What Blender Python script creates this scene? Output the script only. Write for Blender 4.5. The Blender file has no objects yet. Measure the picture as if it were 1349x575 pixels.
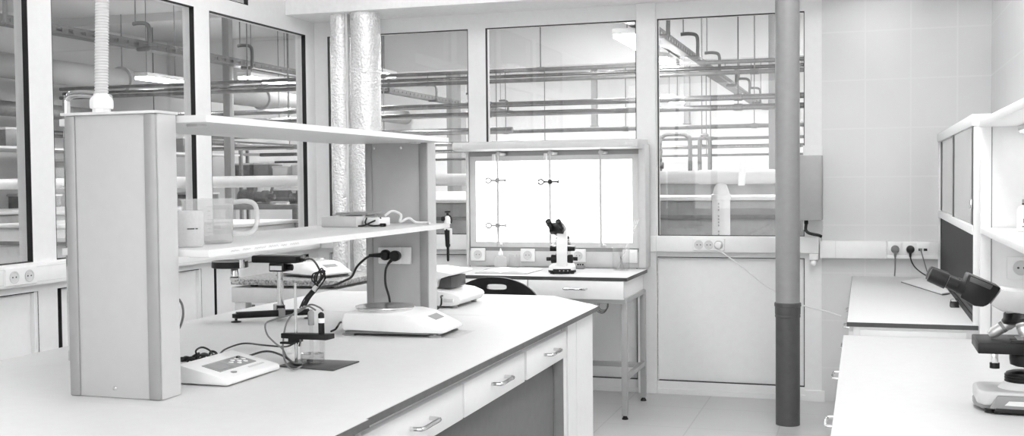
import bpy, bmesh, math, random
from mathutils import Vector, Matrix
random.seed(7)
PI = math.pi
COL = bpy.context.scene.collection
R90 = PI/2

# ------------------------------------------------------------------ camera
FPX, W, HT, CAMZ = 1454.0, 1349, 575, 1.25
def cam_axes(yaw, pitch, roll):
    f = Vector((math.sin(yaw), math.cos(yaw), 0)); r = Vector((math.cos(yaw), -math.sin(yaw), 0)); u = Vector((0, 0, 1))
    f2 = f*math.cos(pitch) - u*math.sin(pitch); u2 = u*math.cos(pitch) + f*math.sin(pitch)
    return r*math.cos(roll) + u2*math.sin(roll), -r*math.sin(roll) + u2*math.cos(roll), f2
CR, CU, CF = cam_axes(-.3084, .03386, -.00952)
cd = bpy.data.cameras.new('camera'); cam = bpy.data.objects.new('camera', cd); COL.objects.link(cam)
m = Matrix.Identity(4)
for i in range(3):
    m[i][0], m[i][1], m[i][2] = CR[i], CU[i], -CF[i]
m.translation = Vector((0, 0, CAMZ)); cam.matrix_world = m
cd.sensor_fit = 'HORIZONTAL'; cd.sensor_width = 36; cd.lens = FPX*36/W
cd.clip_start = .05; cd.clip_end = 100
bpy.context.scene.camera = cam
def at(ax, val, px, py):
    """world point on the plane x/y/z = val seen at a photo pixel (used to survey cable routes and corners)"""
    d = CR*((px-674.5)/FPX) - CU*((py-287.5)/FPX) + CF
    t = (val - (0, 0, CAMZ)[ax])/d[ax]
    return Vector((0, 0, CAMZ)) + d*t

# ------------------------------------------------------------------ materials
def lin(s):
    return s/12.92 if s <= .04045 else ((s+.055)/1.055)**2.4
def mat(name, g, rough=.5, metal=0., var=.015, scale=30, bump=0., bscale=60, emit=0, coat=0, spec=.5):
    m_ = bpy.data.materials.new(name); m_.use_nodes = True
    nt = m_.node_tree; b = nt.nodes['Principled BSDF']
    n = nt.nodes.new('ShaderNodeTexNoise'); n.inputs['Scale'].default_value = scale; n.inputs['Detail'].default_value = 4
    tc = nt.nodes.new('ShaderNodeTexCoord'); nt.links.new(tc.outputs['Object'], n.inputs['Vector'])
    r = nt.nodes.new('ShaderNodeValToRGB')
    a, c = lin(max(0, g-var)), lin(min(1, g+var))
    r.color_ramp.elements[0].color = (a, a, a, 1); r.color_ramp.elements[1].color = (c, c, c, 1)
    r.color_ramp.elements[0].position = .3; r.color_ramp.elements[1].position = .7
    nt.links.new(n.outputs['Fac'], r.inputs['Fac']); nt.links.new(r.outputs['Color'], b.inputs['Base Color'])
    b.inputs['Roughness'].default_value = rough; b.inputs['Metallic'].default_value = metal
    b.inputs['Coat Weight'].default_value = coat; b.inputs['Specular IOR Level'].default_value = spec
    if bump:
        n2 = nt.nodes.new('ShaderNodeTexNoise'); n2.inputs['Scale'].default_value = bscale; n2.inputs['Detail'].default_value = 3
        nt.links.new(tc.outputs['Object'], n2.inputs['Vector'])
        bp = nt.nodes.new('ShaderNodeBump'); bp.inputs['Strength'].default_value = bump; bp.inputs['Distance'].default_value = .01 if bump < 1 else .010
        nt.links.new(n2.outputs['Fac'], bp.inputs['Height']); nt.links.new(bp.outputs['Normal'], b.inputs['Normal'])
    if emit:
        b.inputs['Emission Color'].default_value = (1, 1, 1, 1); b.inputs['Emission Strength'].default_value = emit
    return m_
def tile_mat(name, g, grout, bw, rh, ox, oz, plane, rough, mortar=.004, var=.01):
    m_ = mat(name, g, rough, var=var, scale=3); nt = m_.node_tree; b = nt.nodes['Principled BSDF']
    base = b.inputs['Base Color'].links[0].from_socket
    tc = nt.nodes.new('ShaderNodeTexCoord'); sp = nt.nodes.new('ShaderNodeSeparateXYZ'); nt.links.new(tc.outputs['Object'], sp.inputs[0])
    cb = nt.nodes.new('ShaderNodeCombineXYZ')
    s0, s1 = plane
    a0 = nt.nodes.new('ShaderNodeMath'); a0.operation = 'SUBTRACT'; a0.inputs[1].default_value = ox - 50*bw; nt.links.new(sp.outputs[s0], a0.inputs[0])
    a1 = nt.nodes.new('ShaderNodeMath'); a1.operation = 'SUBTRACT'; a1.inputs[1].default_value = oz - 50*rh; nt.links.new(sp.outputs[s1], a1.inputs[0])
    nt.links.new(a0.outputs[0], cb.inputs[0]); nt.links.new(a1.outputs[0], cb.inputs[1])
    br = nt.nodes.new('ShaderNodeTexBrick'); nt.links.new(cb.outputs[0], br.inputs['Vector'])
    br.offset = 0; br.squash = 1
    br.inputs['Scale'].default_value = 1; br.inputs['Mortar Size'].default_value = mortar; br.inputs['Mortar Smooth'].default_value = .3
    br.inputs['Brick Width'].default_value = bw; br.inputs['Row Height'].default_value = rh
    mx = nt.nodes.new('ShaderNodeMix'); mx.data_type = 'RGBA'
    gl = lin(grout)
    nt.links.new(br.outputs['Fac'], mx.inputs[0]); nt.links.new(base, mx.inputs[6]); mx.inputs[7].default_value = (gl, gl, gl, 1)
    nt.links.new(mx.outputs[2], b.inputs['Base Color'])
    return m_
def glass_mat(name, tint, refl=1.0, rough=0.0, haze=0.0, hazeg=.9):
    m_ = bpy.data.materials.new(name); m_.use_nodes = True; nt = m_.node_tree
    for n in list(nt.nodes):
        if n.type != 'OUTPUT_MATERIAL': nt.nodes.remove(n)
    out = [n for n in nt.nodes if n.type == 'OUTPUT_MATERIAL'][0]
    tr = nt.nodes.new('ShaderNodeBsdfTransparent'); tr.inputs[0].default_value = (tint, tint, tint, 1)
    gl = nt.nodes.new('ShaderNodeBsdfGlossy'); gl.inputs['Roughness'].default_value = rough
    lw = nt.nodes.new('ShaderNodeLayerWeight'); lw.inputs['Blend'].default_value = .5
    pw = nt.nodes.new('ShaderNodeMath'); pw.operation = 'POWER'; pw.inputs[1].default_value = 4.5; nt.links.new(lw.outputs['Facing'], pw.inputs[0])
    mu = nt.nodes.new('ShaderNodeMath'); mu.operation = 'MULTIPLY_ADD'; mu.inputs[1].default_value = .8*refl; mu.inputs[2].default_value = .035*refl; nt.links.new(pw.outputs[0], mu.inputs[0])
    mx = nt.nodes.new('ShaderNodeMixShader'); nt.links.new(mu.outputs[0], mx.inputs[0])
    src = tr.outputs[0]
    if haze:
        df = nt.nodes.new('ShaderNodeBsdfDiffuse'); h = lin(hazeg); df.inputs[0].default_value = (h, h, h, 1)
        tl = nt.nodes.new('ShaderNodeBsdfTranslucent'); tl.inputs[0].default_value = (h, h, h, 1)
        m0 = nt.nodes.new('ShaderNodeMixShader'); m0.inputs[0].default_value = .5
        nt.links.new(df.outputs[0], m0.inputs[1]); nt.links.new(tl.outputs[0], m0.inputs[2])
        m1 = nt.nodes.new('ShaderNodeMixShader')
        no = nt.nodes.new('ShaderNodeTexNoise'); no.inputs['Scale'].default_value = 12
        mr = nt.nodes.new('ShaderNodeMapRange'); mr.inputs[3].default_value = haze*.93; mr.inputs[4].default_value = min(1, haze*1.07)
        nt.links.new(no.outputs['Fac'], mr.inputs[0]); nt.links.new(mr.outputs[0], m1.inputs[0])
        nt.links.new(tr.outputs[0], m1.inputs[1]); nt.links.new(m0.outputs[0], m1.inputs[2]); src = m1.outputs[0]
    nt.links.new(src, mx.inputs[1]); nt.links.new(gl.outputs[0], mx.inputs[2]); nt.links.new(mx.outputs[0], out.inputs[0])
    return m_

FRAME = mat('white_window_frame', .94, .35, var=.006)
PANEL = mat('white_infill_panel', .972, .45, var=.006)
PLAST = mat('white_plastic', .972, .35, var=.006)
TRUNK = mat('white_cable_trunking', .972, .4, var=.006)
CEIL = mat('ceiling_paint', .965, .8)
GASK = mat('black_rubber_gasket', .04, .6)
LAM = mat('white_worktop_laminate', .85, .42, var=.006)
LAMW = mat('white_cabinet_laminate', .972, .45, var=.006)
SHELFE = mat('shelf_white_edge', .96, .4, var=.006)
SHELFM = mat('shelf_laminate', .855, .45, var=.006)
GREYP = mat('pale_grey_laminate', .86, .4, var=.006)
RACKS = mat('rack_side_laminate', .81, .45, var=.006)
RACKG = mat('rack_grey_laminate', .75, .45, var=.006)
ALU = mat('satin_aluminium', .64, .38, .25, var=.01)
EDGE = mat('dark_grey_edge_band', .40, .5, var=.03)
EDGEB = mat('black_edge_band', .28, .5, var=.02)
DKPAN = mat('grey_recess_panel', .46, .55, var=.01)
RODM = mat('grey_rod_steel', .80, .45, 0, var=.01)
CHROME = mat('chrome', .86, .12, 1, var=.01)
STEEL = mat('brushed_steel', .88, .22, 1, var=.03)
LSTEEL = mat('pale_painted_steel', .84, .4, var=.01)
GSTEEL = mat('grey_painted_steel', .68, .4, .1, var=.01)
BLACK = mat('black_plastic', .08, .38, var=.02, spec=.35)
OBJM = mat('satin_objective_barrel', .90, .28, .55, var=.01)
HEADM = mat('light_grey_instrument_paint', .80, .4, var=.01)
BLACKM = mat('black_satin_metal', .12, .3, .3, var=.02)
CABLE = mat('black_cable_rubber', .10, .45, var=.02)
GCABLE = mat('grey_cable_sheath', .50, .45, var=.02)
WCABLE = mat('white_cable_sheath', .92, .45, var=.01)
DARKG = mat('dark_grey_plate', .33, .35, .3, var=.03)
MIDG = mat('mid_grey_plastic', .60, .45, var=.01)
SCREEN = mat('dark_screen_surface', .20, .55, var=.01, spec=.15)
LCD = mat('grey_display', .66, .25, var=.01)
PVC = mat('grey_pvc_pipe', .60, .38, var=.01)
PVCD = mat('dark_grey_pvc_pipe', .32, .45, var=.015)
PVCW = mat('white_pvc_pipe', .84, .35, var=.01)
PAPER = mat('white_paper', .95, .7, var=.01)
GRANITE = mat('speckled_stone', .55, .35, var=.22, scale=90)
FOIL = mat('crinkled_aluminium_foil', .96, .24, .6, var=.04, scale=90, bump=1.0, bscale=70)
FLOOR = tile_mat('floor_tiles', .76, .69, .434, .49, -.834, 5.507, (0, 1), .3)
TILE = tile_mat('wall_tiles', .86, .878, .2345, .2655, .009, .987, (0, 2), .16, .005, var=.008)
TILER = tile_mat('wall_tiles_side', .86, .878, .2345, .2655, .06, .987, (1, 2), .16, .005, var=.008)
WGLASS = glass_mat('window_glass', .95, 1.0)
CGLASS = glass_mat('clear_lab_glass', .985, .7, .02, .02)
MILKY = glass_mat('translucent_plastic', .99, .5, .2, .22, .99)
MILKYD = glass_mat('milky_plastic', .99, .6, .2, .45, .99)
DIFFUSE = mat('lamp_diffuser', 1, .5, emit=7.0)
STRIP = mat('strip_diffuser', 1, .5, emit=3.6)
LBOX = mat('light_table_panel', 1, .5, emit=2.4)
HALLC = mat('hall_ceiling_paint', .80, .85, var=.015, scale=1.5)
HALLW = mat('hall_wall_paint', .84, .8, var=.01, scale=1.5)
HALLL = mat('hall_left_wall_paint', .74, .8, var=.03, scale=1.2)
HALLG = mat('hall_grey_wall', .56, .8, var=.03, scale=1.2)
HALLF = mat('hall_floor', .84, .5, var=.03, scale=2)
GALV = mat('galvanised_steel', .46, .45, .25, var=.04, scale=15)
TRAYM = mat('dark_tray_steel', .36, .5, .1, var=.03, scale=12)
PIPEM = mat('polished_pipe', .55, .22, .85, var=.03, scale=8)
TANKM = mat('grey_tank_steel', .60, .35, .4, var=.06, scale=6)
DARKM = mat('dark_machine_paint', .36, .5, .2, var=.08, scale=14)
HLAMP = mat('hall_lamp_tube', 1, .5, emit=54)
STILE = mat('dark_door_stile', .32, .5, var=.01)
GREYD = mat('grey_glazed_door', .80, .12, var=.008, scale=2)

# ------------------------------------------------------------------ helpers
ORIG = {}            # root name -> origin subtracted from meshes written in room coordinates
class B:
    def __init__(s): s.bm = bmesh.new()
    def box(s, x0, x1, y0, y1, z0, z1, bev=0, seg=2):
        vs = [s.bm.verts.new((x, y, z)) for x in (x0, x1) for y in (y0, y1) for z in (z0, z1)]
        fs = [s.bm.faces.new([vs[i] for i in q]) for q in ((0, 1, 3, 2), (4, 6, 7, 5), (0, 4, 5, 1), (2, 3, 7, 6), (0, 2, 6, 4), (1, 5, 7, 3))]
        if bev:
            es = list({e for f in fs for e in f.edges})
            bmesh.ops.bevel(s.bm, geom=es, offset=bev, segments=seg, affect='EDGES', profile=.5)
        return s
    def ring(s, c, ax, r, n):
        ax = ax.normalized(); u = ax.orthogonal().normalized(); v = ax.cross(u)
        return [s.bm.verts.new(c + u*(r*math.cos(2*PI*i/n)) + v*(r*math.sin(2*PI*i/n))) for i in range(n)]
    def bridge(s, a, b):
        n = len(a)
        for i in range(n): s.bm.faces.new((a[i], a[(i+1) % n], b[(i+1) % n], b[i]))
    def cyl(s, p0, p1, r0, r1=None, n=24, cap=True):
        p0, p1 = Vector(p0), Vector(p1); r1 = r0 if r1 is None else r1
        a = s.ring(p0, p1-p0, r0, n); b = s.ring(p1, p1-p0, r1, n); s.bridge(a, b)
        if cap: s.bm.faces.new(a[::-1]); s.bm.faces.new(b)
        return s
    def stack(s, p0, d, prof, n=28):
        """surface of revolution round the line p0 + d*t; prof = (t, radius) pairs"""
        p0, d = Vector(p0), Vector(d).normalized(); prev = None
        for t, r in prof:
            k = s.ring(p0+d*t, d, max(r, 1e-5), n)
            if prev: s.bridge(prev, k)
            else: s.bm.faces.new(k[::-1])
            prev = k
        s.bm.faces.new(prev)
        return s
    def lathe(s, c, prof, n=32):
        return s.stack(c, (0, 0, 1), [(z, r) for r, z in prof], n)
    def shell(s, c, prof, n=32):
        """open revolved profile, no caps: a thin-walled vessel"""
        c = Vector(c); prev = None
        for r, z in prof:
            k = s.ring(c+Vector((0, 0, z)), Vector((0, 0, 1)), max(r, 1e-5), n)
            if prev: s.bridge(prev, k)
            prev = k
        return s
    def tube(s, pts, r, n=8, sm=6):
        pts = [Vector(p) for p in pts]
        if sm and len(pts) > 2:
            q = []
            P = [pts[0]*2-pts[1]] + pts + [pts[-1]*2-pts[-2]]
            for i in range(1, len(P)-2):
                a, b, c, d = P[i-1:i+3]
                for k in range(sm):
                    t = k/sm
                    q.append(.5*((2*b)+(c-a)*t+(2*a-5*b+4*c-d)*t*t+(3*b-a-3*c+d)*t**3))
            q.append(pts[-1]); pts = q
        u = None; prev = None
        for i, p in enumerate(pts):
            t = (pts[min(i+1, len(pts)-1)] - pts[max(i-1, 0)])
            if t.length < 1e-9: t = Vector((0, 0, 1))
            t.normalize()
            if u is None: u = t.orthogonal()
            u = (u - t*u.dot(t))
            if u.length < 1e-6: u = t.orthogonal()
            u.normalize(); v = t.cross(u)
            k = [s.bm.verts.new(p+u*(r*math.cos(2*PI*j/n))+v*(r*math.sin(2*PI*j/n))) for j in range(n)]
            if prev: s.bridge(prev, k)
            else: s.bm.faces.new(k[::-1])
            prev = k
        s.bm.faces.new(prev)
        return s
    def prism(s, pts, axis, a, b, bev=0, seg=2):
        def P(p, t): return {0: (t, p[0], p[1]), 1: (p[0], t, p[1]), 2: (p[0], p[1], t)}[axis]
        A = [s.bm.verts.new(P(p, a)) for p in pts]; Bv = [s.bm.verts.new(P(p, b)) for p in pts]
        fs = [s.bm.faces.new(A[::-1]), s.bm.faces.new(Bv)]; n = len(pts)
        for i in range(n): fs.append(s.bm.faces.new((A[i], A[(i+1) % n], Bv[(i+1) % n], Bv[i])))
        if bev:
            es = list({e for f in fs for e in f.edges})
            bmesh.ops.bevel(s.bm, geom=es, offset=bev, segments=seg, affect='EDGES', profile=.5)
        return s
    def plate_hole(s, outer, inner, fn, thick):
        """a plate with a hole; outer and inner have equal counts, fn(u, v, w) -> point"""
        n = len(outer); r = []
        for w in (0, thick):
            r.append(([s.bm.verts.new(fn(u, v, w)) for u, v in outer], [s.bm.verts.new(fn(u, v, w)) for u, v in inner]))
        (o0, i0), (o1, i1) = r
        for i in range(n):
            j = (i+1) % n
            s.bm.faces.new((o0[i], o0[j], i0[j], i0[i])); s.bm.faces.new((o1[j], o1[i], i1[i], i1[j]))
            s.bm.faces.new((o0[j], o0[i], o1[i], o1[j])); s.bm.faces.new((i0[i], i0[j], i1[j], i1[i]))
        return s
    def move(s, M):
        bmesh.ops.transform(s.bm, matrix=M, verts=s.bm.verts); return s
    def obj(s, name, material, parent=None, label=None, smooth=True):
        bmesh.ops.recalc_face_normals(s.bm, faces=s.bm.faces)
        if smooth:
            for f in s.bm.faces: f.smooth = True
            for e in s.bm.edges:
                if len(e.link_faces) == 2 and e.calc_face_angle(0) > .6: e.smooth = False
        me = bpy.data.meshes.new(name); s.bm.to_mesh(me); s.bm.free(); me.materials.append(material)
        o = bpy.data.objects.new(name, me); COL.objects.link(o)
        if parent:
            o.parent = parent; r = parent
            while r.parent: r = r.parent
            if r.name in ORIG: me.transform(Matrix.Translation(-ORIG[r.name]))
        if label: o['label'] = label
        return o
def thing(name, label, cat, loc, rotz=None, group=None):
    """an Empty at the thing's base. rotz None: its parts are written in room coordinates; else in its own"""
    o = bpy.data.objects.new(name, None); COL.objects.link(o); o.empty_display_size = .05
    o.location = loc; o['label'] = label; o['category'] = cat
    if group: o['group'] = group
    if rotz is None: ORIG[o.name] = Vector(loc)
    else: o.rotation_euler = (0, 0, rotz)
    return o
def tag(o, label, cat, group=None, kind=None):
    o['label'] = label; o['category'] = cat
    if group: o['group'] = group
    if kind: o['kind'] = kind
    me = o.data; xs = [v.co for v in me.vertices]           # put the origin at the middle of the thing's base
    c = Vector(((min(v.x for v in xs)+max(v.x for v in xs))/2, (min(v.y for v in xs)+max(v.y for v in xs))/2, min(v.z for v in xs)))
    me.transform(Matrix.Translation(-c)); o.location = c
    return o
def struct(o, label, cat):
    o['kind'] = 'structure'; o['label'] = label; o['category'] = cat; return o
def copy_tree(o, parent=None, **kw):
    c = o.copy(); COL.objects.link(c); c.parent = parent
    for k, v in kw.items(): c[k] = v
    for ch in list(o.children): copy_tree(ch, c)
    return c

# ================================================================== room
XL, XR, YB, CZ, Y0 = -3.34, .644, 6.365, 2.75, -2.2
struct(B().box(XL, XR+.02, Y0, YB, -.1, 0).obj('floor', FLOOR, smooth=False), 'pale grey square tiled laboratory floor', 'floor')
struct(B().box(XL-.1, XR+.1, Y0-.1, YB+.1, CZ, CZ+.1).obj('ceiling', CEIL, smooth=False), 'white laboratory ceiling', 'ceiling')
struct(B().box(XR, XR+.1, Y0, YB+.1, 0, CZ).obj('wall_right', TILER, smooth=False), 'pale tiled wall on the right', 'wall')
wf = B(); FW = (-3.1, .45, .85, 2.55)
wf.box(XL-.1, FW[0], Y0-.1, Y0, 0, CZ).box(FW[1], XR+.1, Y0-.1, Y0, 0, CZ).box(FW[0], FW[1], Y0-.1, Y0, 0, FW[2]).box(FW[0], FW[1], Y0-.1, Y0, FW[3], CZ)
for x in (-1.92, -.73): wf.box(x-.04, x+.04, Y0-.08, Y0-.02, FW[2], FW[3])
struct(wf.obj('wall_front', CEIL, smooth=False), 'white wall with a wide daylight window behind the viewpoint', 'wall')  # window opening added behind the camera to let in fill light
tw = B().box(-.22, XR, YB-.005, YB+.08, 0, CZ).obj('wall_tiled', TILE, smooth=False)
struct(tw, 'pale glossy tiled wall between the glazed partition and the corner', 'wall')
struct(B().box(XL, XR, 6.0, YB, 2.268, CZ).obj('trim_1', CEIL, smooth=False), 'white boxed ceiling beam above the back windows', 'ceiling beam')

def lined(axis, P, a0, a1, z0, z1, depth=.026, t=.004):
    """dark gasket lining the four reveals of an opening whose inner face lies in the plane axis = P"""
    b = B(); d0, d1 = P, P + (depth if axis == 1 else -depth)
    d0, d1 = min(d0, d1), max(d0, d1)
    for q in ((a0, a0+t, z0, z1), (a1-t, a1, z0, z1), (a0+t, a1-t, z0, z0+t), (a0+t, a1-t, z1-t, z1)):
        if axis == 0: b.box(d0, d1, q[0], q[1], q[2], q[3])
        else: b.box(q[0], q[1], d0, d1, q[2], q[3])
    return b
def pane(axis, P, a0, a1, z0, z1, t):
    b = B()
    if axis == 0: b.box(P-.026-t, P-.026, a0, a1, z0, z1)
    else: b.box(a0, a1, P+.026, P+.026+t, z0, z1)
    return b
nwin = 0
def window(axis, P, a0, a1, z0, z1, label):
    global nwin; nwin += 1
    g = lined(axis, P, a0, a1, z0, z1).obj('window_%d' % nwin, GASK, smooth=False)
    struct(g, label, 'window')
    pane(axis, P, a0, a1, z0, z1, .006).obj('pane', WGLASS, g, smooth=False)
# left partition: uprights and rails with openings
wl = B(); D = .07
def lm(y0, y1, z0, z1): wl.box(XL-D, XL, y0, y1, z0, z1)
EY = [(1.391, 1.533), (2.605, 2.747), (3.819, 3.961), (5.033, 5.175)]
for (a, c) in EY: lm(a, c, 0, CZ)
lm(6.245, YB, 0, CZ); lm(Y0, .15, 0, CZ); lm(.15, .319, 0, CZ)
spans = [(.319, 1.391), (1.533, 2.605), (2.747, 3.819), (3.961, 5.033), (5.175, 6.245)]
for (a, c) in spans:
    lm(a, c, 0, .075); lm(a, c, .80, .925); lm(a, c, 2.177, 2.262)
    if a > 5: lm(5.573, c, 2.262, CZ)
WL = struct(wl.obj('wall_left', FRAME, smooth=False), 'white framed glazed partition on the left', 'wall')
for i, (a, c) in enumerate(spans):
    far = ['nearest the viewpoint on the left', 'second along the left partition', 'at the left edge of the photo, left of the tall upright', 'behind the shelf upright and corrugated conduit', 'above the jugs, nearest the room corner'][i]
    window(0, XL, a, c, .925, 2.177, 'glazed window bay in the left partition, ' + far)
    u1 = c if i < 4 else 5.573
    window(0, XL, a, u1, 2.262, CZ-.02, 'narrow upper window over the left bay ' + far)
    lined(0, XL, a+.02, c+.0 if c > 6.2 else c+.024, .075, .80, .02).obj('panel_gasket', GASK, WL, 'black panel gasket', smooth=False)
    pane(0, XL+.006, a, c, .075, .80, .02).obj('infill_panel', PANEL, WL, smooth=False)
# back partition
wb = B()
def bmem(x0, x1, z0, z1): wb.box(x0, x1, YB, YB+D, z0, z1)
BX = [(-3.248, -2.299), (-2.186, -1.261), (-1.137, -.313)]
bmem(XL-D, -3.248, 0, CZ); bmem(-2.299, -2.186, 0, CZ); bmem(-1.261, -1.137, 0, CZ); bmem(-.313, -.22, 0, CZ)
for (a, c) in BX:
    bmem(a, c, 0, .075); bmem(a, c, .80, .922); bmem(a, c, 2.176, CZ)
wb.box(-1.255, -1.143, YB-.03, YB+.002, 0, 2.268, .004); wb.box(-.31, -.205, YB-.02, YB+.002, .0, .06); wb.box(-3.3, -.26, YB-.012, YB+.002, 0, .03)
WBK = struct(wb.obj('wall_back', FRAME, smooth=False), 'white framed glazed partition at the back', 'wall')
for (a, c), w in zip(BX, ('behind the two foil-wrapped ducts', 'above the light table', 'on the right beside the grey drain pipe')):
    window(1, YB, a, c, .922, 2.176, 'back window ' + w)
    lined(1, YB, a-.008, c, .075, .80, .02).obj('panel_gasket', GASK, WBK, 'black panel gasket', smooth=False)
    pane(1, YB-.006, a, c, .075, .80, .02).obj('infill_panel', PANEL, WBK, smooth=False)

# ---- trunking on the walls
def socket_face(b, c, ax, r=.022):
    """round socket well on a plate: c centre on plate, ax outward normal"""
    c = Vector(c); ax = Vector(ax)
    b.stack(c, ax, [(-.001, r+.004), (.003, r+.004), (.004, r), (.001, r-.002)], 20)
def pins(b, c, ax, side, r=.0035):
    c, ax, side = Vector(c), Vector(ax), Vector(side)
    for k in (-.0095, .0095): b.cyl(c+side*k, c+side*k+ax*.0018, r, n=10)
def trunk(name, label, x0, x1, y0, y1, z0, z1):
    t = thing(name, label, 'cable trunking', ((x0+x1)/2, (y0+y1)/2, z0))
    B().box(x0, x1, y0, y1, z0, z1, .003).obj('body', TRUNK, t)
    return t
t = trunk('cable_trunking', 'white cable trunking below the left windows', XL, XL+.045, Y0+.1, YB-.05, .832, .922)
B().box(XL+.0445, XL+.0465, Y0+.1, YB-.05, .846, .8475).box(XL+.0445, XL+.0465, Y0+.1, YB-.05, .908, .9095).obj('cover_line', GREYP, t)
t2 = trunk('cable_trunking', 'white cable trunking below the back windows', XL+.05, -.235, YB-.045, YB, .832, .922)
for x in (-1.262, -1.14): B().box(x-.001, x+.001, YB-.0465, YB-.044, .833, .921).obj('cover_joint', GREYP, t2)
t3 = trunk('cable_trunking', 'white cable trunking on the tiled wall, left of the plugs', -.228, .121, YB-.06, YB-.005, .807, .902)
B().box(-.146, -.144, YB-.0615, YB-.059, .808, .901).obj('cover_joint', GREYP, t3)
def double_socket(name, label, c, along, out, n, pitch=.062, h=.07, plate=.026):
    """a row of n sockets in one white frame"""
    c, a, o = Vector(c), Vector(along), Vector(out); up = Vector((0, 0, 1))
    t = thing(name, label, 'socket', c - up*h/2)
    L = pitch*n/2+.006
    b = B()
    P = [c + a*sx*L + up*sz*h/2 for sx, sz in ((-1, -1), (1, -1), (1, 1), (-1, 1))]
    Q = [c + o*.008 + a*sx*(L-.004) + up*sz*(h/2-.004) for sx, sz in ((-1, -1), (1, -1), (1, 1), (-1, 1))]
    A = [b.bm.verts.new(p) for p in P]; C_ = [b.bm.verts.new(p) for p in Q]
    b.bm.faces.new(A[::-1]); b.bm.faces.new(C_); b.bridge(A, C_)
    b.obj('frame', PLAST, t)
    for i in range(n):
        cc = c + a*((i-(n-1)/2)*pitch) + o*.008
        w = B(); socket_face(w, cc, o); so = w.obj('socket', GREYP, t)
        p = B(); pins(p, cc, o, a); p.obj('contact', DARKG, so)
    return t
double_socket('wall_socket', 'white double socket on the left trunking at the photo edge', (XL+.046, 3.69, .876), (0, 1, 0), (1, 0, 0), 2, .085, .072)
# three-gang socket strip under the right back window with a white plug
sock3 = double_socket('wall_socket', 'white triple socket strip under the right back window', (-.838, YB-.046, .874), (1, 0, 0), (0, -1, 0), 3, .056, .068)
pl = thing('power_plug', 'round white plug in the triple socket strip with a white lead', 'plug', (-.782, YB-.058, .874))
B().stack((-.782, YB-.0585, .874), (0, -1, 0), [(0, .019), (.018, .020), (.026, .016), (.028, .006)], 20).obj('plug_body', PLAST, pl)
pts = [(-.782, YB-.082, .862), (-.76, YB-.08, .835), at(1, 6.27, 975, 350), at(1, 6.27, 1005, 374), at(1, 6.25, 1022, 384), at(1, 6.2, 1056, 402), at(1, 6.2, 1090, 411), at(1, 6.2, 1108, 417)]
B().tube(pts, .004, 8).obj('cable', WCABLE, pl)
# socket row on the tiled wall
sr = thing('socket_row', 'white row of wall outlets on the tiled wall above the far counter', 'socket', (.245, YB-.04, .807))
B().box(.121, .385, YB-.05, YB-.005, .807, .83, .002).obj('base_cover', TRUNK, sr)
B().box(.121, .385, YB-.045, YB-.005, .83, .899, .002).obj('frame', PLAST, sr)
for x in (.1635, .241, .306): B().box(x-.035, x+.035, YB-.05, YB-.043, .831, .896, .003).obj('plate', PLAST, sr)
for x in (.292, .318): B().box(x-.009, x+.009, YB-.0525, YB-.049, .851, .864).obj('data_port', BLACK, sr)
def round_plug(name, label, c, m_, pts):
    t = thing(name, label, 'plug', c)
    c = Vector(c)
    B().stack(c, (0, -1, 0), [(0, .021), (.012, .022), (.024, .018), (.028, .008)], 20).obj('plug_body', m_, t)
    B().cyl(c+Vector((0, -.016, -.008)), c+Vector((0, -.016, -.042)), .009, .005, 12).obj('strain_relief', m_, t)
    B().tube([c+Vector((0, -.016, -.040))]+pts, .0036, 8).obj('cable', m_, t)
    return t
round_plug('power_plug', 'grey plug in the tiled wall, left one of the outlet row', (.1635, YB-.051, .859), GCABLE, [Vector((.164, YB-.067, .76)), Vector((.161, YB-.067, .715))])
round_plug('power_plug', 'black plug in the tiled wall, middle one of the outlet row', (.241, YB-.051, .859), CABLE, [at(1, 6.29, 1201, 345), at(1, 6.25, 1206, 353), at(1, 6.15, 1216, 361), at(1, 6.05, 1228, 367)])
B().tube([(.297, YB-.054, .857), (.305, YB-.058, .83), (.318, YB-.06, .78), (.328, YB-.08, .735), (.335, YB-.15, .7105)], .003, 8)
dc = thing('data_cable', 'thin grey data cable from the outlet row', 'cable', (.31, YB-.06, .71))
B().tube([(.294, YB-.0535, .857), (.300, YB-.062, .835), (.315, YB-.062, .78), (.328, YB-.08, .735), (.338, YB-.15, .7095)], .003, 8).obj('cable', GCABLE, dc)
B().box(.288, .300, YB-.064, YB-.053, .853, .862, .001).obj('connector', MIDG, dc)

# ---- grey electrical box with black cable
eb = thing('electrical_box', 'grey steel electrical box on the wall behind the drain pipe', 'electrical box', (-.275, 6.25, 1.018))
B().box(-.345, -.213, 6.215, 6.345, 1.018, 1.372, .004).obj('housing', GSTEEL, eb)
B().box(-.347, -.216, 6.209, 6.217, 1.018, 1.372, .003).obj('door', GSTEEL, eb)
B().cyl((-.30, 6.28, .996), (-.30, 6.28, 1.019), .011).obj('cable_gland', BLACK, eb)
B().box(-.32, -.215, 6.345, 6.3655, .96, 1.43, .002).obj('back_plate', FRAME, eb)
B().tube([(-.30, 6.28, 1.0), (-.302, 6.27, .965), (-.288, 6.265, .948), (-.262, 6.26, .940), (-.235, 6.262, .935), (-.219, 6.27, .928)], .0085, 10).obj('cable', CABLE, eb)
jb = thing('junction_box', 'small white junction fitting on the wall right of the drain pipe', 'junction box', (-.262, 6.34, .79))
B().box(-.285, -.235, 6.31, 6.3645, .795, .83, .004).obj('housing', PLAST, jb)
B().stack((-.262, 6.312, .778), (0, -1, 0), [(-.053, .016), (0, .016), (.008, .014), (.012, .008)], 18).obj('cap', PLAST, jb)

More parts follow.
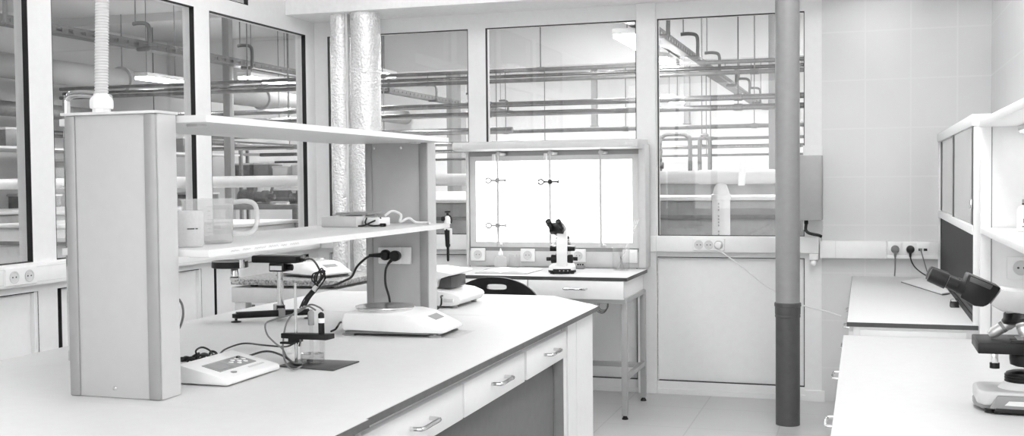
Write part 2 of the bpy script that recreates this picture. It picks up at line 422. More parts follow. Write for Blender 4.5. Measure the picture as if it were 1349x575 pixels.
# ---- drain pipe and ducts
dp = thing('drain_pipe', 'grey plastic drain pipe standing on the floor before the back wall', 'pipe', (-.364, 5.72, 0))
B().cyl((-.364, 5.72, .62), (-.364, 5.72, CZ-.0), .060, n=40).obj('upper_pipe', PVC, dp)
B().cyl((-.364, 5.72, 0), (-.364, 5.72, .60), .060, n=40).obj('lower_pipe', PVCD, dp)
B().lathe((-.364, 5.72, 0), [(.0605, .545), (.063, .55), (.063, .556), (.0612, .56), (.0635, .565), (.0635, .60), (.0665, .604), (.0665, .618), (.0625, .622), (.0602, .622)], 40).obj('coupling', PVCD, dp)
dp.location = (-.364, 5.72, 0)
def foil_duct(label, x, y, r, bands):
    t = thing('insulated_duct', label, 'duct', (x, y, 0))
    b = B(); prof = []
    z = 0.0
    rnd = random.Random(int(r*1000))
    n = 48
    rings = []
    while z <= CZ+.001:
        k = []
        for i in range(n):
            a = 2*PI*i/n
            rr = r + .0022*math.sin(5*a+z*9+math.sin(z*23)) * rnd.random() + rnd.uniform(-.0014, .0014)
            k.append(b.bm.verts.new((x+rr*math.cos(a), y+rr*math.sin(a), min(z, CZ-.001))))
        if rings: b.bridge(rings[-1], k)
        rings.append(k); z += .03
    b.bm.faces.new(rings[0][::-1]); b.bm.faces.new(rings[-1])
    b.obj('foil_wrap', FOIL, t)
    for z in bands: B().lathe((x, y, z), [(r+.0005, 0), (r+.0025, .002), (r+.0025, .008), (r+.0005, .010)], 40).obj('band', FOIL, t)
    return t
foil_duct('slim foil-wrapped duct, left of the pair at the room corner', -3.035, 6.12, .062, (1.05, 1.78))
foil_duct('thick foil-wrapped duct, right of the pair at the room corner', -2.868, 6.12, .090, (.98, 1.905))
tag(B().tube([(-2.962, 6.05, 0), (-2.965, 6.05, 1.0), (-2.96, 6.05, 1.8), (-2.963, 6.05, CZ-.001)], .007, 8).obj('thin_pipe', GREYP), 'thin grey pipe in the gap between the two foil-wrapped ducts', 'pipe')

# ---- added ceiling lamps, out of view, to brighten the lab
def added_ceiling_light(i, x, y):
    t = thing('ceiling_light', 'white ceiling lamp ' + i, 'ceiling lamp', (x, y, CZ-.05))
    B().box(x-.32, x+.32, y-.62, y+.62, CZ-.04, CZ-.001, .004).obj('frame', FRAME, t)
    B().box(x-.29, x+.29, y-.59, y+.59, CZ-.046, CZ-.039).obj('diffuser', DIFFUSE, t, 'glowing diffuser')
for x, y, w_ in ((.12, -1.0, 'over the right counters, nearest the viewpoint'), (.12, 1.1, 'over the right counters, second from the viewpoint'), (.12, 3.1, 'over the right counters, third from the viewpoint'), (.0, 4.5, 'over the right counters, nearest the tiled wall'), (-2.3, -1.0, 'over the long bench, nearest the viewpoint'), (-2.3, 4.6, 'over the long bench, by the back windows')): added_ceiling_light(w_, x, y)

# ================================================================== long bench
XE, XW = -1.0, -2.35
def worktop(parent, outline, z=.75, th=.018, seams=(), m_edge=EDGE):
    B().prism(outline, 2, z-th, z).obj('worktop', LAM, parent, smooth=False)
    n = len(outline); b = B()
    # an edge band: thin strips proud of the worktop sides
    cx = sum(p[0] for p in outline)/n; cy = sum(p[1] for p in outline)/n
    for i in range(n):
        p, q = Vector(outline[i]), Vector(outline[(i+1) % n]); d = (q-p).normalized(); nn = Vector((d.y, -d.x))
        if nn.dot((p+q)/2-Vector((cx, cy))) < 0: nn = -nn
        P = [p-d*.001, q+d*.001, q+d*.001+nn*.0015, p-d*.001+nn*.0015]
        b.prism([(v.x, v.y) for v in P], 2, z-th+.0005, z-.0008)
    b.obj('edge_band', m_edge, parent, 'dark grey edge band', smooth=False)
def bow_handle(parent, x, yc, z, half=.05, proud=.03, axis='y', r=.0055):
    b = B()
    if axis == 'y':
        b.tube([(x, yc-half, z), (x+proud*.75, yc-half+.004, z), (x+proud, yc-half+.012, z), (x+proud, yc, z), (x+proud, yc+half-.012, z), (x+proud*.75, yc+half-.004, z), (x, yc+half, z)], r, 10, 5)
    else:
        b.tube([(yc-half, x, z), (yc-half+.004, x-proud*.75, z), (yc-half+.012, x-proud, z), (yc, x-proud, z), (yc+half-.012, x-proud, z), (yc+half-.004, x-proud*.75, z), (yc+half, x, z)], r, 10, 5)
    return b.obj('handle', CHROME, parent, 'chrome bow handle')
def drawer_front(parent, x, y0, y1, z0, z1):
    d = B().box(x-.018, x, y0, y1, z0, z1, .002).obj('drawer', LAMW, parent)
    return d
# main section
mb = thing('lab_bench', 'long white lab bench, middle section with three drawers', 'bench', (-1.67, 2.98, 0))
worktop(mb, [(XW, 2.108), (XE, 2.108), (XE, 3.855), (XW, 3.855)])
XF = -1.022
for (a, c, hy, hh) in ((2.142, 2.760, 2.46, .062), (2.772, 3.327, 3.06, .062), (3.352, 3.842, 3.61, .062)):
    d = drawer_front(mb, XF, a, c, .612, .706); bow_handle(d, XF, hy, .664, hh)
B().box(XF-.6, XF-.02, 2.142, 3.842, .618, .730).obj('drawer_case', LAMW, mb, smooth=False)
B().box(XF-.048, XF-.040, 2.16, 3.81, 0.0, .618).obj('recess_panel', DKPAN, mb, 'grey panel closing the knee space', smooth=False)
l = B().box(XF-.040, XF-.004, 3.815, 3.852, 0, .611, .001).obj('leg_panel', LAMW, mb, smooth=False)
B().box(XF-.0395, XF-.005, 3.812, 3.8155, 0, .610).obj('inner_lining', MIDG, l, 'grey inner face', smooth=False)  # thin box whose darker grey carries the shade of the knee recess
B().box(XF-.06, XF-.004, 2.11, 2.140, 0, .73, .001).obj('leg_panel', GSTEEL, mb, 'grey leg panel', smooth=False)
B().box(XW+.03, XW+.05, 2.12, 3.85, 0, .732).obj('side_panel', LAMW, mb, smooth=False)
# end section
eb2 = thing('lab_bench', 'far end section of the long bench with a cut corner', 'bench', (-1.67, 4.22, 0))
worktop(eb2, [(XW, 3.858), (XE, 3.858), (XE, 4.262), (-1.278, 4.592), (XW, 4.592)])
B().box(XF-.02, XF, 3.864, 3.985, .0, .73, .001).obj('filler_panel', LAMW, eb2, smooth=False)
B().box(XF-.02, XF, 3.992, 4.245, .0, .73, .001).obj('side_panel', LAMW, eb2, smooth=False)
B().prism([(XW+.03, 3.862), (XF-.021, 3.862), (XF-.021, 4.245), (-1.30, 4.56), (XW+.03, 4.56)], 2, 0, .731).obj('carcass', LAMW, eb2, smooth=False)
# near section
nb = thing('lab_bench', 'near section of the long bench, at the lower left corner', 'bench', (-1.67, 1.2, 0))
worktop(nb, [(XW, .25), (XE+.008, .25), (XE+.008, 2.1055), (XW, 2.1055)], .7505)
for (a, c) in ((.30, 1.16), (1.17, 2.055)):
    d = drawer_front(nb, XF, a, c, .612, .706); bow_handle(d, XF, (a+c)/2, .664, .062)
B().box(XF-.6, XF-.02, .29, 2.055, .618, .73).obj('drawer_case', LAMW, nb, smooth=False)
B().box(XF-.06, XF-.004, 2.062, 2.10, 0, .73, .001).obj('leg_panel', GSTEEL, nb, 'grey leg panel', smooth=False)
B().box(XF-.06, XF-.004, .26, .29, 0, .73, .001).obj('leg_panel', GSTEEL, nb, 'grey leg panel', smooth=False)
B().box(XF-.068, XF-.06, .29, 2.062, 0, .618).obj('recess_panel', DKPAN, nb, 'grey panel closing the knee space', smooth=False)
B().box(XW+.03, XW+.05, .27, 2.09, 0, .731).obj('side_panel', LAMW, nb, smooth=False)

# ---- shelf rack standing on the bench
rk = thing('shelf_rack', 'pale grey two-tier shelf rack standing along the middle of the bench', 'shelf rack', (-1.667, 3.0, .75))
def upright(y0, y1, cap):
    # hollow board with aluminium edge profiles on its broad faces
    u = B().box(-1.785, -1.545, y0+.003, y1-.003, .751, 1.4115, .001).obj('upright', RACKG, rk)
    for x0, x1 in ((-1.790, -1.762), (-1.572, -1.540)):
        B().box(x0, x1, y0-.002, y1-.001, .751, 1.4115, .003).obj('edge_profile', ALU, u, 'satin aluminium edge profile')
    B().box(-1.5415, -1.538, y0+.004, y1-.002, .752, 1.411).obj('edge_profile', RACKS, u)
    if cap: B().box(-1.798, -1.536, y0-.006, y1+.004, 1.412, 1.4185, .001).obj('top_cap', GREYP, u)
    return u
u1 = upright(2.16, 2.237, True)
B().stack((-1.667, 2.1625, .772), (0, -1, 0), [(-.002, .005), (.001, .005), (.0016, .003)], 14).obj('screw', CHROME, u1)
u2 = upright(3.80, 3.885, True)
for x in (-1.75, -1.64): B().stack((x, 3.797, 1.376), (0, -1, 0), [(-.002, .005), (.0012, .005), (.002, .003)], 12).obj('screw', CHROME, u2)
B().box(-1.873, -1.459, 2.241, 3.794, 1.3935, 1.4105, .001).obj('upper_shelf', SHELFM, rk)
lsh = B().box(-1.873, -1.459, 2.241, 3.794, 1.0775, 1.0945, .001).obj('lower_shelf', SHELFM, rk)
for z in (1.0775, 1.3935): B().box(-1.4592, -1.4578, 2.2408, 3.818, z+.0002, z+.0169).obj('front_edge', SHELFE, rk, 'white front edge', smooth=False)
for y, h in ((2.33, .05), (3.70, .05)):
    for z in (1.0775, 1.3935):
        B().box(-1.56, -1.53, y-.02, y+.02, z-.006, z, .001).obj('bracket', DARKG if z < 1.2 and y > 3 else GREYP, rk)
# shelf ends reach past the far upright on the aisle side
B().box(-1.535, -1.459, 3.790, 3.818, 1.3936, 1.4104).box(-1.535, -1.459, 3.790, 3.818, 1.0776, 1.0944).obj('shelf_end', SHELFM, rk, smooth=False)
# handwritten note on the lower shelf's front edge: illegible pencil strokes
b = B(); y = 2.335; rnd = random.Random(3)
while y < 2.66:
    wlen = rnd.uniform(.03, .07)
    pts = []; k = 0
    while k*.006 < wlen:
        pts.append((-1.4576, y+k*.006, 1.0855 + (rnd.uniform(.0012, .0035) if k % 2 else -rnd.uniform(.0005, .002)))); k += 1
    b.tube(pts, .00045, 4, 2); y += wlen + .014
b.obj('pencil_note', MIDG, lsh, 'faint illegible handwriting')

# ---- corrugated conduit on the near upright
cg = thing('flexible_conduit', 'white corrugated conduit rising from the near shelf upright', 'conduit', (-1.716, 2.2, 1.4185))
b = B(); prof = []; z = 1.46
while z < CZ-.004:
    prof += [(.0140, z), (.0162, z+.0015), (.0162, z+.0035), (.0140, z+.0050)]; z += .0066
px0, pxt = -1.7165, -1.708
prev = None
for r, zz in prof:
    f = (zz-1.46)/(1.7-1.46)
    c = Vector((px0 + (pxt-px0)*min(f, 3), 2.2, zz)); k = b.ring(c, Vector((0, 0, 1)), r, 20)
    if prev: b.bridge(prev, k)
    else: b.bm.faces.new(k[::-1])
    prev = k
b.bm.faces.new(prev); b.obj('hose', LSTEEL, cg)
b = B(); b.lathe((px0, 2.2, 1.4185), [(.021, 0), (.021, .010), (.026, .011), (.027, .016), (.027, .030), (.024, .036), (.018, .042), (.017, .046)], 8)
b.obj('gland', PLAST, cg)
# bent white tube behind it on the left bench half
tag(B().tube([(-2.146, 2.6, .7505), (-2.146, 2.6, 1.2), (-2.146, 2.6, 1.46), (-2.143, 2.6, 1.492), (-2.12, 2.6, 1.505), (-2.06, 2.6, 1.503), (-2.0, 2.6, 1.49)], .011, 12).obj('bent_tube', CHROME), 'bent chrome swan-neck tube standing behind the near shelf upright', 'tube')

# ================================================================== things on the bench
# ---- pH meter
ph = thing('ph_meter', 'white wedge-shaped bench meter with a grey keypad near the shelf upright', 'meter', (-1.555, 2.475, .75), 0)
# local: x across (user side +x), y along
def wedge(x):   # height of the top face
    return .048 - .030*(x+.07)/.142
b = B(); b.prism([(-.078, .006), (-.078, .046), (-.070, .050), (.068, .019), (.074, .014), (.074, .005), (.068, .003), (-.072, .003)], 1, -.125, .125, .003).obj('housing', PLAST, ph)
def slab(b, x0, x1, y0, y1, h, lift=.0):
    vs = []
    for dz in (-.001+lift, h+lift):
        vs += [b.bm.verts.new((x, y, .0505-.031*(x+.07)/.138+dz)) for x, y in ((x0, y0), (x1, y0), (x1, y1), (x0, y1))]
    b.bm.faces.new(vs[:4][::-1]); b.bm.faces.new(vs[4:])
    b.bridge(vs[:4], vs[4:]); return b
kp = slab(B(), -.028, .026, -.085, .085, .0012).obj('keypad', MIDG, ph, smooth=False)
slab(B(), -.022, .020, -.078, -.012, .0008, .001).obj('display', LCD, kp, smooth=False)
for (x, y, r) in ((-.004, .010, .008), (.010, .028, .007), (-.012, .030, .007), (.0, .044, .007), (-.014, .052, .007), (.010, .058, .007), (-.004, .070, .007)):
    z = .0505-.031*(x+.07)/.138
    B().cyl((x, y, z), (x, y, z+.0024), r, r*.85, 16).obj('key', PLAST, kp)
z = .0505-.031*(.045+.07)/.138
B().cyl((.045, -.055, z-.001), (.045, -.055, z+.0016), .008, n=18).obj('power_button', MIDG, ph)
b = B()
for i in range(7): slab(b, .040, .046, .02+i*.011, .027+i*.011, .0004, .0005)
b.obj('printed_marking', GREYP, ph, 'faint illegible marking', smooth=False)
for x in (-.055, .05):
    for y in (-.1, .1): B().cyl((x, y, 0), (x, y, .006), .008, n=12).obj('foot', BLACK, ph)
ph.rotation_euler = (0, 0, 0)
# ---- cables of the meter
mc = thing('cable_coil', 'tangle of black cable behind the white bench meter', 'cable', (-1.79, 2.63, .75))
CXC, CYC = -1.80, 2.585
b = B(); rnd = random.Random(11)
pts = []
for i in range(46):
    a = i*.75; r = .02 + .022*rnd.random()
    pts.append((CXC+r*math.cos(a)*.55 + .045*(i/46), CYC+.10*(i/46)+r*math.sin(a), .757+.018*rnd.random()))
b.tube(pts, .0034, 7, 5); b.obj('cable', CABLE, mc)
tag(B().tube([at(2, .756, 262, 473), at(2, .79, 258, 463), at(2, .81, 266, 458), at(2, .80, 276, 462), at(2, .765, 285, 471), at(2, .762, 296, 461), at(2, .764, 320, 453), at(2, .768, 345, 455), at(2, .77, 369, 457), at(1, 2.70, 381, 456), at(1, 2.70, 395, 449), (-1.478, 2.70, .80)], .0026, 7).obj('electrode_cable', CABLE), 'thin black cable arching from the tangle towards the electrode stand', 'cable')
tag(B().tube([at(2, .795, 312, 471), at(2, .772, 325, 470), at(2, .77, 345, 464), at(2, .77, 358, 464), at(2, .765, 372, 469), at(2, .76, 380, 474), at(2, .758, 388, 480), at(2, .757, 398, 481)], .0030, 7).obj('probe_cable', CABLE), 'black cable running from the meter to the electrode stand base', 'cable')
tag(B().tube([at(1, 2.80, 416, 409), at(1, 2.80, 405, 404), at(1, 2.78, 390, 411), at(1, 2.76, 378, 425), at(1, 2.74, 373, 450), at(1, 2.72, 374, 470), at(2, .757, 379, 483), at(2, .757, 388, 487), at(2, .757, 397, 483)], .0026, 7).obj('electrode_cable', GCABLE), 'dark grey lead looping left of the stand rod', 'cable')
tag(B().tube([at(1, 2.78, 426, 410), at(1, 2.78, 420, 405), at(1, 2.84, 408, 402), at(1, 2.86, 390, 413), at(1, 2.86, 362, 421), at(1, 2.84, 350, 427), at(1, 2.84, 352, 441), at(1, 2.8, 362, 452), at(1, 2.74, 372, 460), at(2, .76, 378, 471), at(2, .757, 390, 480), at(2, .757, 399, 480)], .0026, 7).obj('electrode_cable', GCABLE), 'dark grey lead making the wide loop behind the electrode stand', 'cable')
cl = B().stack(at(1, 2.70, 382, 464), (1, 0, .2), [(-.008, .004), (-.006, .007), (.006, .007), (.008, .004)], 12).obj('cable_clip', PLAST)
tag(cl, 'small white clip holding the electrode leads together', 'clip')
# ---- electrode stand
es = thing('electrode_stand', 'dark steel plate stand with a rod and black electrode holder', 'stand', (-1.425, 2.70, .75))
B().prism([(-1.512, 2.645), (-1.335, 2.622), (-1.330, 2.770), (-1.508, 2.765)], 2, .7505, .7545, .001).obj('base_plate', DARKG, es)
rx, ry = -1.487, 2.70
B().cyl((rx, ry, .754), (rx, ry, .975), .0042, n=14).obj('rod', CHROME, es)
arm = B().prism([(-1.528, ry-.012), (-1.505, ry-.014), (-1.47, ry-.018), (-1.385, ry-.020), (-1.380, ry+.022), (-1.47, ry+.02), (-1.505, ry+.004), (-1.525, ry+.002)], 2, .822, .836, .002).obj('holder_arm', BLACK, es)
B().prism([(-1.532, ry-.010), (-1.50, ry-.012), (-1.48, ry+.0), (-1.505, ry+.008), (-1.53, ry+.002)], 2, .806, .812, .001).box(-1.506, -1.472, ry-.01, ry+.012, .812, .822).obj('clamp_lever', BLACK, arm)
def electrode(label, x, y, z0, z1, grip, m_body, band):
    t = thing('electrode', label, 'electrode', (x, y, z0))
    B().cyl((x, y, z0), (x, y, grip+.002), .0055, n=14).obj('glass_tube', CGLASS, t)
    B().stack((x, y, grip), (0, 0, 1), [(0, .008), (.002, .0085), (z1-grip-.006, .0085), (z1-grip-.003, .007), (z1-grip, .003)], 16).obj('cap', m_body, t)
    if band: B().cyl((x, y, grip+.035), (x, y, grip+.048), .0092, n=16).obj('label_band', PLAST, t)
    return t
electrode('grey-capped glass electrode in the black holder, left of the pair', -1.440, ry, .770, .900, .86, MIDG, False)
electrode('black-capped electrode with a white band in the holder, right of the pair', -1.409, ry, .772, .896, .832, BLACK, True)
bk = thing('beaker', 'small glass beaker on the dark stand plate under the electrodes', 'beaker', (-1.437, ry, .7545))
B().shell((-1.437, ry, .7547), [(.0, 0), (.029, 0), (.0335, .004), (.034, .058), (.0355, .066), (.0345, .066), (.0325, .056), (.032, .006), (.0, .003)], 32).obj('vessel', CGLASS, bk)
B().lathe((-1.437, ry, .758), [(.0, 0), (.0305, .0005), (.031, .024), (.0, .0245)], 28).obj('water', glass_mat('water', .93, 1.2), bk)
B().stack((-1.443, ry-.005, .762), (1, .25, 0), [(-.009, .002), (-.007, .004), (.007, .004), (.009, .002)], 12).obj('stir_bar', BLACK, bk)
# ---- overhead stirrer on its black stand
st = thing('overhead_stirrer', 'black motor head on a chrome column with a black footed stand', 'stirrer', (-2.04, 3.60, .75))
f0, f1 = Vector((-2.149, 3.466, .775)), Vector((-1.945, 3.63, .775))
B().cyl(f0, f1, .0125, n=16).obj('cross_bar', BLACKM, st)
for p, q in ((f0, 'l'), (f1, 'r')):
    s_ = B().lathe((p.x, p.y, .7505), [(.018, 0), (.018, .003), (.005, .006), (.005, .014), (.014, .016), (.014, .030)], 18).obj('foot', BLACKM, st)
cxp, cyp = -2.062, 3.645
mid = f0.lerp(f1, .62)
B().box(-.012, .012, -.02, .185, -.016, .014, .003).move(Matrix.Translation((mid.x, mid.y, .776)) @ Matrix.Rotation(.62, 4, 'Z')).obj('rear_leg', MIDG, st)
pc = mid + Vector((-.02, .03, 0))
B().cyl((pc.x, pc.y, .775), (pc.x, pc.y, .97), .0115, n=20).obj('column', CHROME, st)
B().cyl((pc.x, pc.y, .772), (pc.x, pc.y, .80), .016, n=20).obj('collar', BLACKM, st)
hd = Vector((pc.x, pc.y, .95)); dcx = Vector((-2.215, pc.y-.06, 0))
B().box(hd.x-.03, hd.x+.032, hd.y-.03, hd.y+.03, .925, .957, .004).obj('clamp_block', BLACKM, st)
B().box(hd.x-.024, hd.x+.024, hd.y-.0315, hd.y-.0295, .931, .947).obj('name_plate', PLAST, st, 'small pale plate', smooth=False)
B().box(hd.x-.10, hd.x+.085, hd.y-.035, hd.y+.03, .957, .984, .006).obj('motor_housing', BLACK, st)
B().stack((hd.x+.03, hd.y, .94), (1, 0, 0), [(0, .010), (.01, .012), (.02, .012), (.022, .008)], 16).obj('clamp_knob', BLACK, st)
B().lathe((dcx.x, dcx.y, .940), [(.060, 0), (.066, .002), (.066, .022), (.062, .026), (.030, .028)], 40).obj('disc_housing', BLACK, st)
B().lathe((dcx.x, dcx.y, .9675), [(.064, -.004), (.0668, -.003), (.0668, -.002), (.064, -.001)], 40).obj('rim', MIDG, st)
B().stack((dcx.x+.06, dcx.y-.02, .942), (0, 0, 1), [(0, .012), (.03, .012)], 14).obj('bearing', CHROME, st)
B().lathe((dcx.x+.02, dcx.y, .884), [(.008, 0), (.014, .004), (.019, .014), (.019, .020), (.015, .024), (.015, .050), (.012, .057)], 24).obj('chuck', CHROME, st)
B().cyl((hd.x+.085, hd.y, .970), (hd.x+.105, hd.y, .968), .008, .005, 12).obj('strain_relief', BLACK, st)
cab = [Vector((hd.x+.10, hd.y, .969)), at(1, 3.55, 411, 342), at(1, 3.52, 419, 352), at(1, 3.5, 423, 364), at(1, 3.5, 418, 375), at(1, 3.48, 410, 388), at(1, 3.46, 400, 400), at(2, .757, 398, 403)]
B().tube(cab, .0036, 8).obj('cable', CABLE, st)
bn = thing('cable_bundle', 'tied bundle of black cable hanging beside the stirrer column', 'cable', at(1, 3.42, 405, 395))
for k, (dx, dy) in enumerate(((0, 0), (3, 2), (-3, 1), (2, -3))):
    B().tube([at(1, 3.42, 398+dx, 405+dy), at(1, 3.42, 404+dx, 393+dy), at(1, 3.42, 414+dx, 381+dy), at(1, 3.43, 424+dx, 368+dy), at(1, 3.43, 428, 361+dx), at(1, 3.43, 424, 357+dy), at(1, 3.43, 416+dx, 361), at(1, 3.43, 414+dx, 369), at(1, 3.42, 416+dy, 379), at(1, 3.42, 406+dy, 394), at(1, 3.42, 400+dx, 403)], .0026, 7).obj('loop', CABLE, bn)
B().cyl(at(1, 3.42, 413.5, 379), at(1, 3.42, 417.5, 382), .011, n=14).obj('tie', PLAST, bn)
# ---- sockets on the far upright with black plugs
bs = thing('wall_socket', 'white double socket on the far shelf upright', 'socket', (-1.665, 3.79, .944))
B().box(-1.733, -1.640, 3.779, 3.7975, .943, 1.006, .005).obj('frame', PLAST, bs)
B().prism([(-1.640, .943), (-1.602, .943), (-1.602, 1.006), (-1.640, 1.006), (-1.655, .9745)], 1, 3.783, 3.7975, .003).obj('cover', PLAST, bs)
p1 = thing('power_plug', 'black angled plug, left of two in the far upright socket', 'plug', (-1.698, 3.777, .976))
B().stack((-1.698, 3.7785, .977), (0, -1, 0), [(0, .020), (.014, .020), (.022, .014), (.024, .006)], 20).obj('plug_body', BLACK, p1)
B().cyl((-1.706, 3.762, .977), (-1.760, 3.762, .975), .010, .006, 12).obj('strain_relief', BLACK, p1)
B().tube([(-1.755, 3.762, .975), at(1, 3.76, 480, 342), at(1, 3.74, 470, 352), at(1, 3.7, 463, 365), at(1, 3.66, 452, 371), at(1, 3.6, 440, 376), at(1, 3.52, 428, 378), at(1, 3.44, 417, 380)], .0045, 8).obj('cable', CABLE, p1)
p2 = thing('power_plug', 'black round plug, right of two in the far upright socket', 'plug', (-1.655, 3.777, .976))
B().stack((-1.655, 3.7785, .975), (0, -1, 0), [(0, .018), (.012, .020), (.026, .020), (.030, .016), (.031, .007)], 20).obj('plug_body', BLACK, p2)
B().cyl((-1.662, 3.757, .965), (-1.682, 3.757, .945), .007, .005, 12).obj('strain_relief', BLACK, p2)
B().tube([(-1.680, 3.757, .947), (-1.692, 3.757, .92), (-1.693, 3.757, .87), (-1.68, 3.757, .825), (-1.674, 3.757, .79), (-1.66, 3.757, .757), (-1.63, 3.75, .757), (-1.58, 3.74, .766), (-1.562, 3.72, .760), (-1.59, 3.66, .7555)], .0045, 8).obj('cable', CABLE, p2)

# ---- precision balance
def balance(name, label, loc, rot, s=1., group=None):
    t = thing(name, label, 'scale', loc, rot, group)
    b = B()
    # housing: long box tapering to the front display wedge; x = front
    sec = [(-.175, .105, .026, .066), (-.165, .115, .020, .072), (.03, .118, .017, .075), (.075, .118, .016, .068), (.165, .098, .014, .030), (.175, .09, .016, .024)]
    prev = None
    for x, w, z0, z1 in sec:
        k = [b.bm.verts.new(Vector(p)*s) for p in ((x, -w, z0), (x, -w*1.01, (z0+z1)/2), (x, -w*.93, z1-.004), (x, -w*.86, z1), (x, w*.86, z1), (x, w*.93, z1-.004), (x, w*1.01, (z0+z1)/2), (x, w, z0))]
        if prev: b.bridge(prev, k)
        else: b.bm.faces.new(k)
        prev = k
    b.bm.faces.new(prev[::-1]); b.obj('housing', PLAST, t)
    b = B(); prev = None
    for x, w, z in ((-.165, .098, .006), (.155, .092, .006)):
        pass
    B().prism([((-.168)*s, -.10*s), (.155*s, -.09*s), (.155*s, .09*s), (-.168*s, .10*s)], 2, .006*s, .0145*s, .002).obj('base_tray', MIDG, t)
    def topz(x): return (.068 + (x-.075)*(.030-.068)/.09)*s
    vs = []; b = B()
    for dz in (-.001, .0012):
        vs += [b.bm.verts.new((x*s, y*s, topz(x)+dz)) for x, y in ((.088, -.075), (.150, -.070), (.150, .070), (.088, .075))]
    b.bm.faces.new(vs[:4][::-1]); b.bm.faces.new(vs[4:]); b.bridge(vs[:4], vs[4:]); fp = b.obj('control_panel', PLAST, t, smooth=False)
    vs = []; b = B()
    for dz in (0, .002):
        vs += [b.bm.verts.new((x*s, y*s, topz(x)+dz)) for x, y in ((.096, -.035), (.124, -.033), (.124, .052), (.096, .054))]
    b.bm.faces.new(vs[:4][::-1]); b.bm.faces.new(vs[4:]); b.bridge(vs[:4], vs[4:]); b.obj('display', MIDG, fp, smooth=False)
    B().lathe((-.065*s, 0, .074*s), [(.0, 0), (.09*s, 0), (.094*s, .006*s), (.090*s, .008*s), (.03*s, .008*s)], 40).obj('pan_base', PLAST, t)
    B().lathe((-.065*s, 0, .0815*s), [(.0, 0), (.096*s, .0), (.1*s, .003*s), (.099*s, .0065*s), (.094*s, .0055*s), (0, .005*s)], 48).obj('weighing_pan', STEEL, t)
    for x in (-.15, .13):
        for y in (-.085, .085): B().lathe((x*s*1.06, y*s*1.06, 0), [(.021*s, 0), (.021*s, .005*s), (.010*s, .006*s), (.010*s, .012*s)], 18).obj('foot', MIDG, t)
    return t
balance('precision_balance', 'white bench balance with a round steel pan and sloping display', (-1.452, 3.365, .75), .05)
tag(B().box(-1.30, -1.235, 3.27, 3.46, .7502, .7508).obj('plastic_sheet', glass_mat('clear_film', .99, .25, .1)), 'clear plastic sheet lying before the front of the bench balance', 'sheet')
tag(B().tube([(-1.635, 3.32, .775), at(2, .77, 449, 425), at(2, .775, 445, 430), at(2, .765, 442, 434), at(2, .756, 436, 437)], .0035, 7).obj('power_cable', CABLE), 'short black cable at the back of the bench balance', 'cable')

# ---- white analyser beyond the far upright
an = thing('moisture_analyser', 'white instrument with a raised lid at the bench end behind the far upright', 'instrument', (-1.64, 4.19, .75))
b = B(); b.prism([(-1.79, .758), (-1.79, .815), (-1.62, .822), (-1.545, .812), (-1.507, .797), (-1.500, .785), (-1.515, .764), (-1.545, .758)], 1, 4.04, 4.33, .005).obj('base', PLAST, an)
B().prism([(-1.80, .82), (-1.80, .895), (-1.66, .900), (-1.545, .888), (-1.545, .878), (-1.60, .868), (-1.612, .852), (-1.616, .826), (-1.65, .822)], 1, 4.06, 4.31, .005).obj('lid', PLAST, an)
B().box(-1.640, -1.563, 4.10, 4.27, .8235, .868, .002).obj('sample_chamber', DARKG, an, 'dark sample chamber')
B().box(-1.57, -1.53, 4.030, 4.041, .775, .79, .002).obj('front_label', GREYP, an)
for x in (-1.76, -1.54):
    for y in (4.07, 4.30): B().cyl((x, y, .7502), (x, y, .7595), .012, n=14).obj('foot', MIDG, an)
tag(B().tube([(-1.575, 4.035, .80), (-1.572, 4.01, .80), (-1.56, 3.985, .79), (-1.56, 3.97, .765), (-1.575, 3.93, .7545), (-1.60, 3.895, .7545)], .0035, 7).obj('instrument_cable', CABLE), 'short black cable between the far upright foot and the white instrument', 'cable')

# ---- lower shelf items
ZS = 1.0948
JX, JY = -1.622, 2.49
jg = thing('measuring_jug', 'large translucent measuring jug with a handle on the lower shelf', 'jug', (JX, JY, ZS))
B().shell((JX, JY, ZS), [(0, 0), (.058, 0), (.062, .004), (.066, .112), (.069, .116), (.0675, .116), (.0645, .110), (.0605, .006), (0, .003)], 40).obj('vessel', MILKY, jg)
B().tube([(JX+.052, JY+.035, ZS+.106), (JX+.085, JY+.05, ZS+.108), (JX+.103, JY+.06, ZS+.098), (JX+.108, JY+.063, ZS+.07), (JX+.103, JY+.06, ZS+.036), (JX+.085, JY+.05, ZS+.024), (JX+.050, JY+.033, ZS+.026)], .0065, 10).obj('handle', MILKYD, jg)
B().prism([(JX-.063, JY-.02), (JX-.093, JY-.033), (JX-.065, JY-.044)], 2, ZS+.094, ZS+.117).obj('spout', MILKY, jg)
B().lathe((JX, JY, ZS+.0035), [(0, 0), (.0595, .001), (.0625, .050), (0, .0505)], 36).obj('liquid', glass_mat('clear_liquid', .985, .6, 0, .05), jg)
b = B()
for k in range(7):
    for i in range(5 if k % 3 == 0 else 3):
        a = -1.0+i*.045
        c = Vector((JX+.0652*math.cos(a), JY+.0652*math.sin(a), ZS+.03+k*.011)); n0 = len(b.bm.verts)
        b.box(-.0004, .0004, -.0012, .0012, -.0005, .0005); b.bm.verts.ensure_lookup_table()
        bmesh.ops.transform(b.bm, matrix=Matrix.Translation(c) @ Matrix.Rotation(a, 4, 'Z'), verts=b.bm.verts[n0:])
b.obj('graduations', MIDG, jg, 'faint graduation marks', smooth=False)
bt = thing('plastic_beaker', 'small milky plastic beaker before the measuring jug on the lower shelf', 'beaker', (-1.568, 2.33, ZS))
B().shell((-1.568, 2.33, ZS+.0003), [(0, 0), (.029, 0), (.0325, .005), (.033, .080), (.031, .087), (.0295, .089), (.0285, .087), (.031, .079), (.0305, .006), (0, .004)], 36).obj('vessel', MILKYD, bt)
b = B()
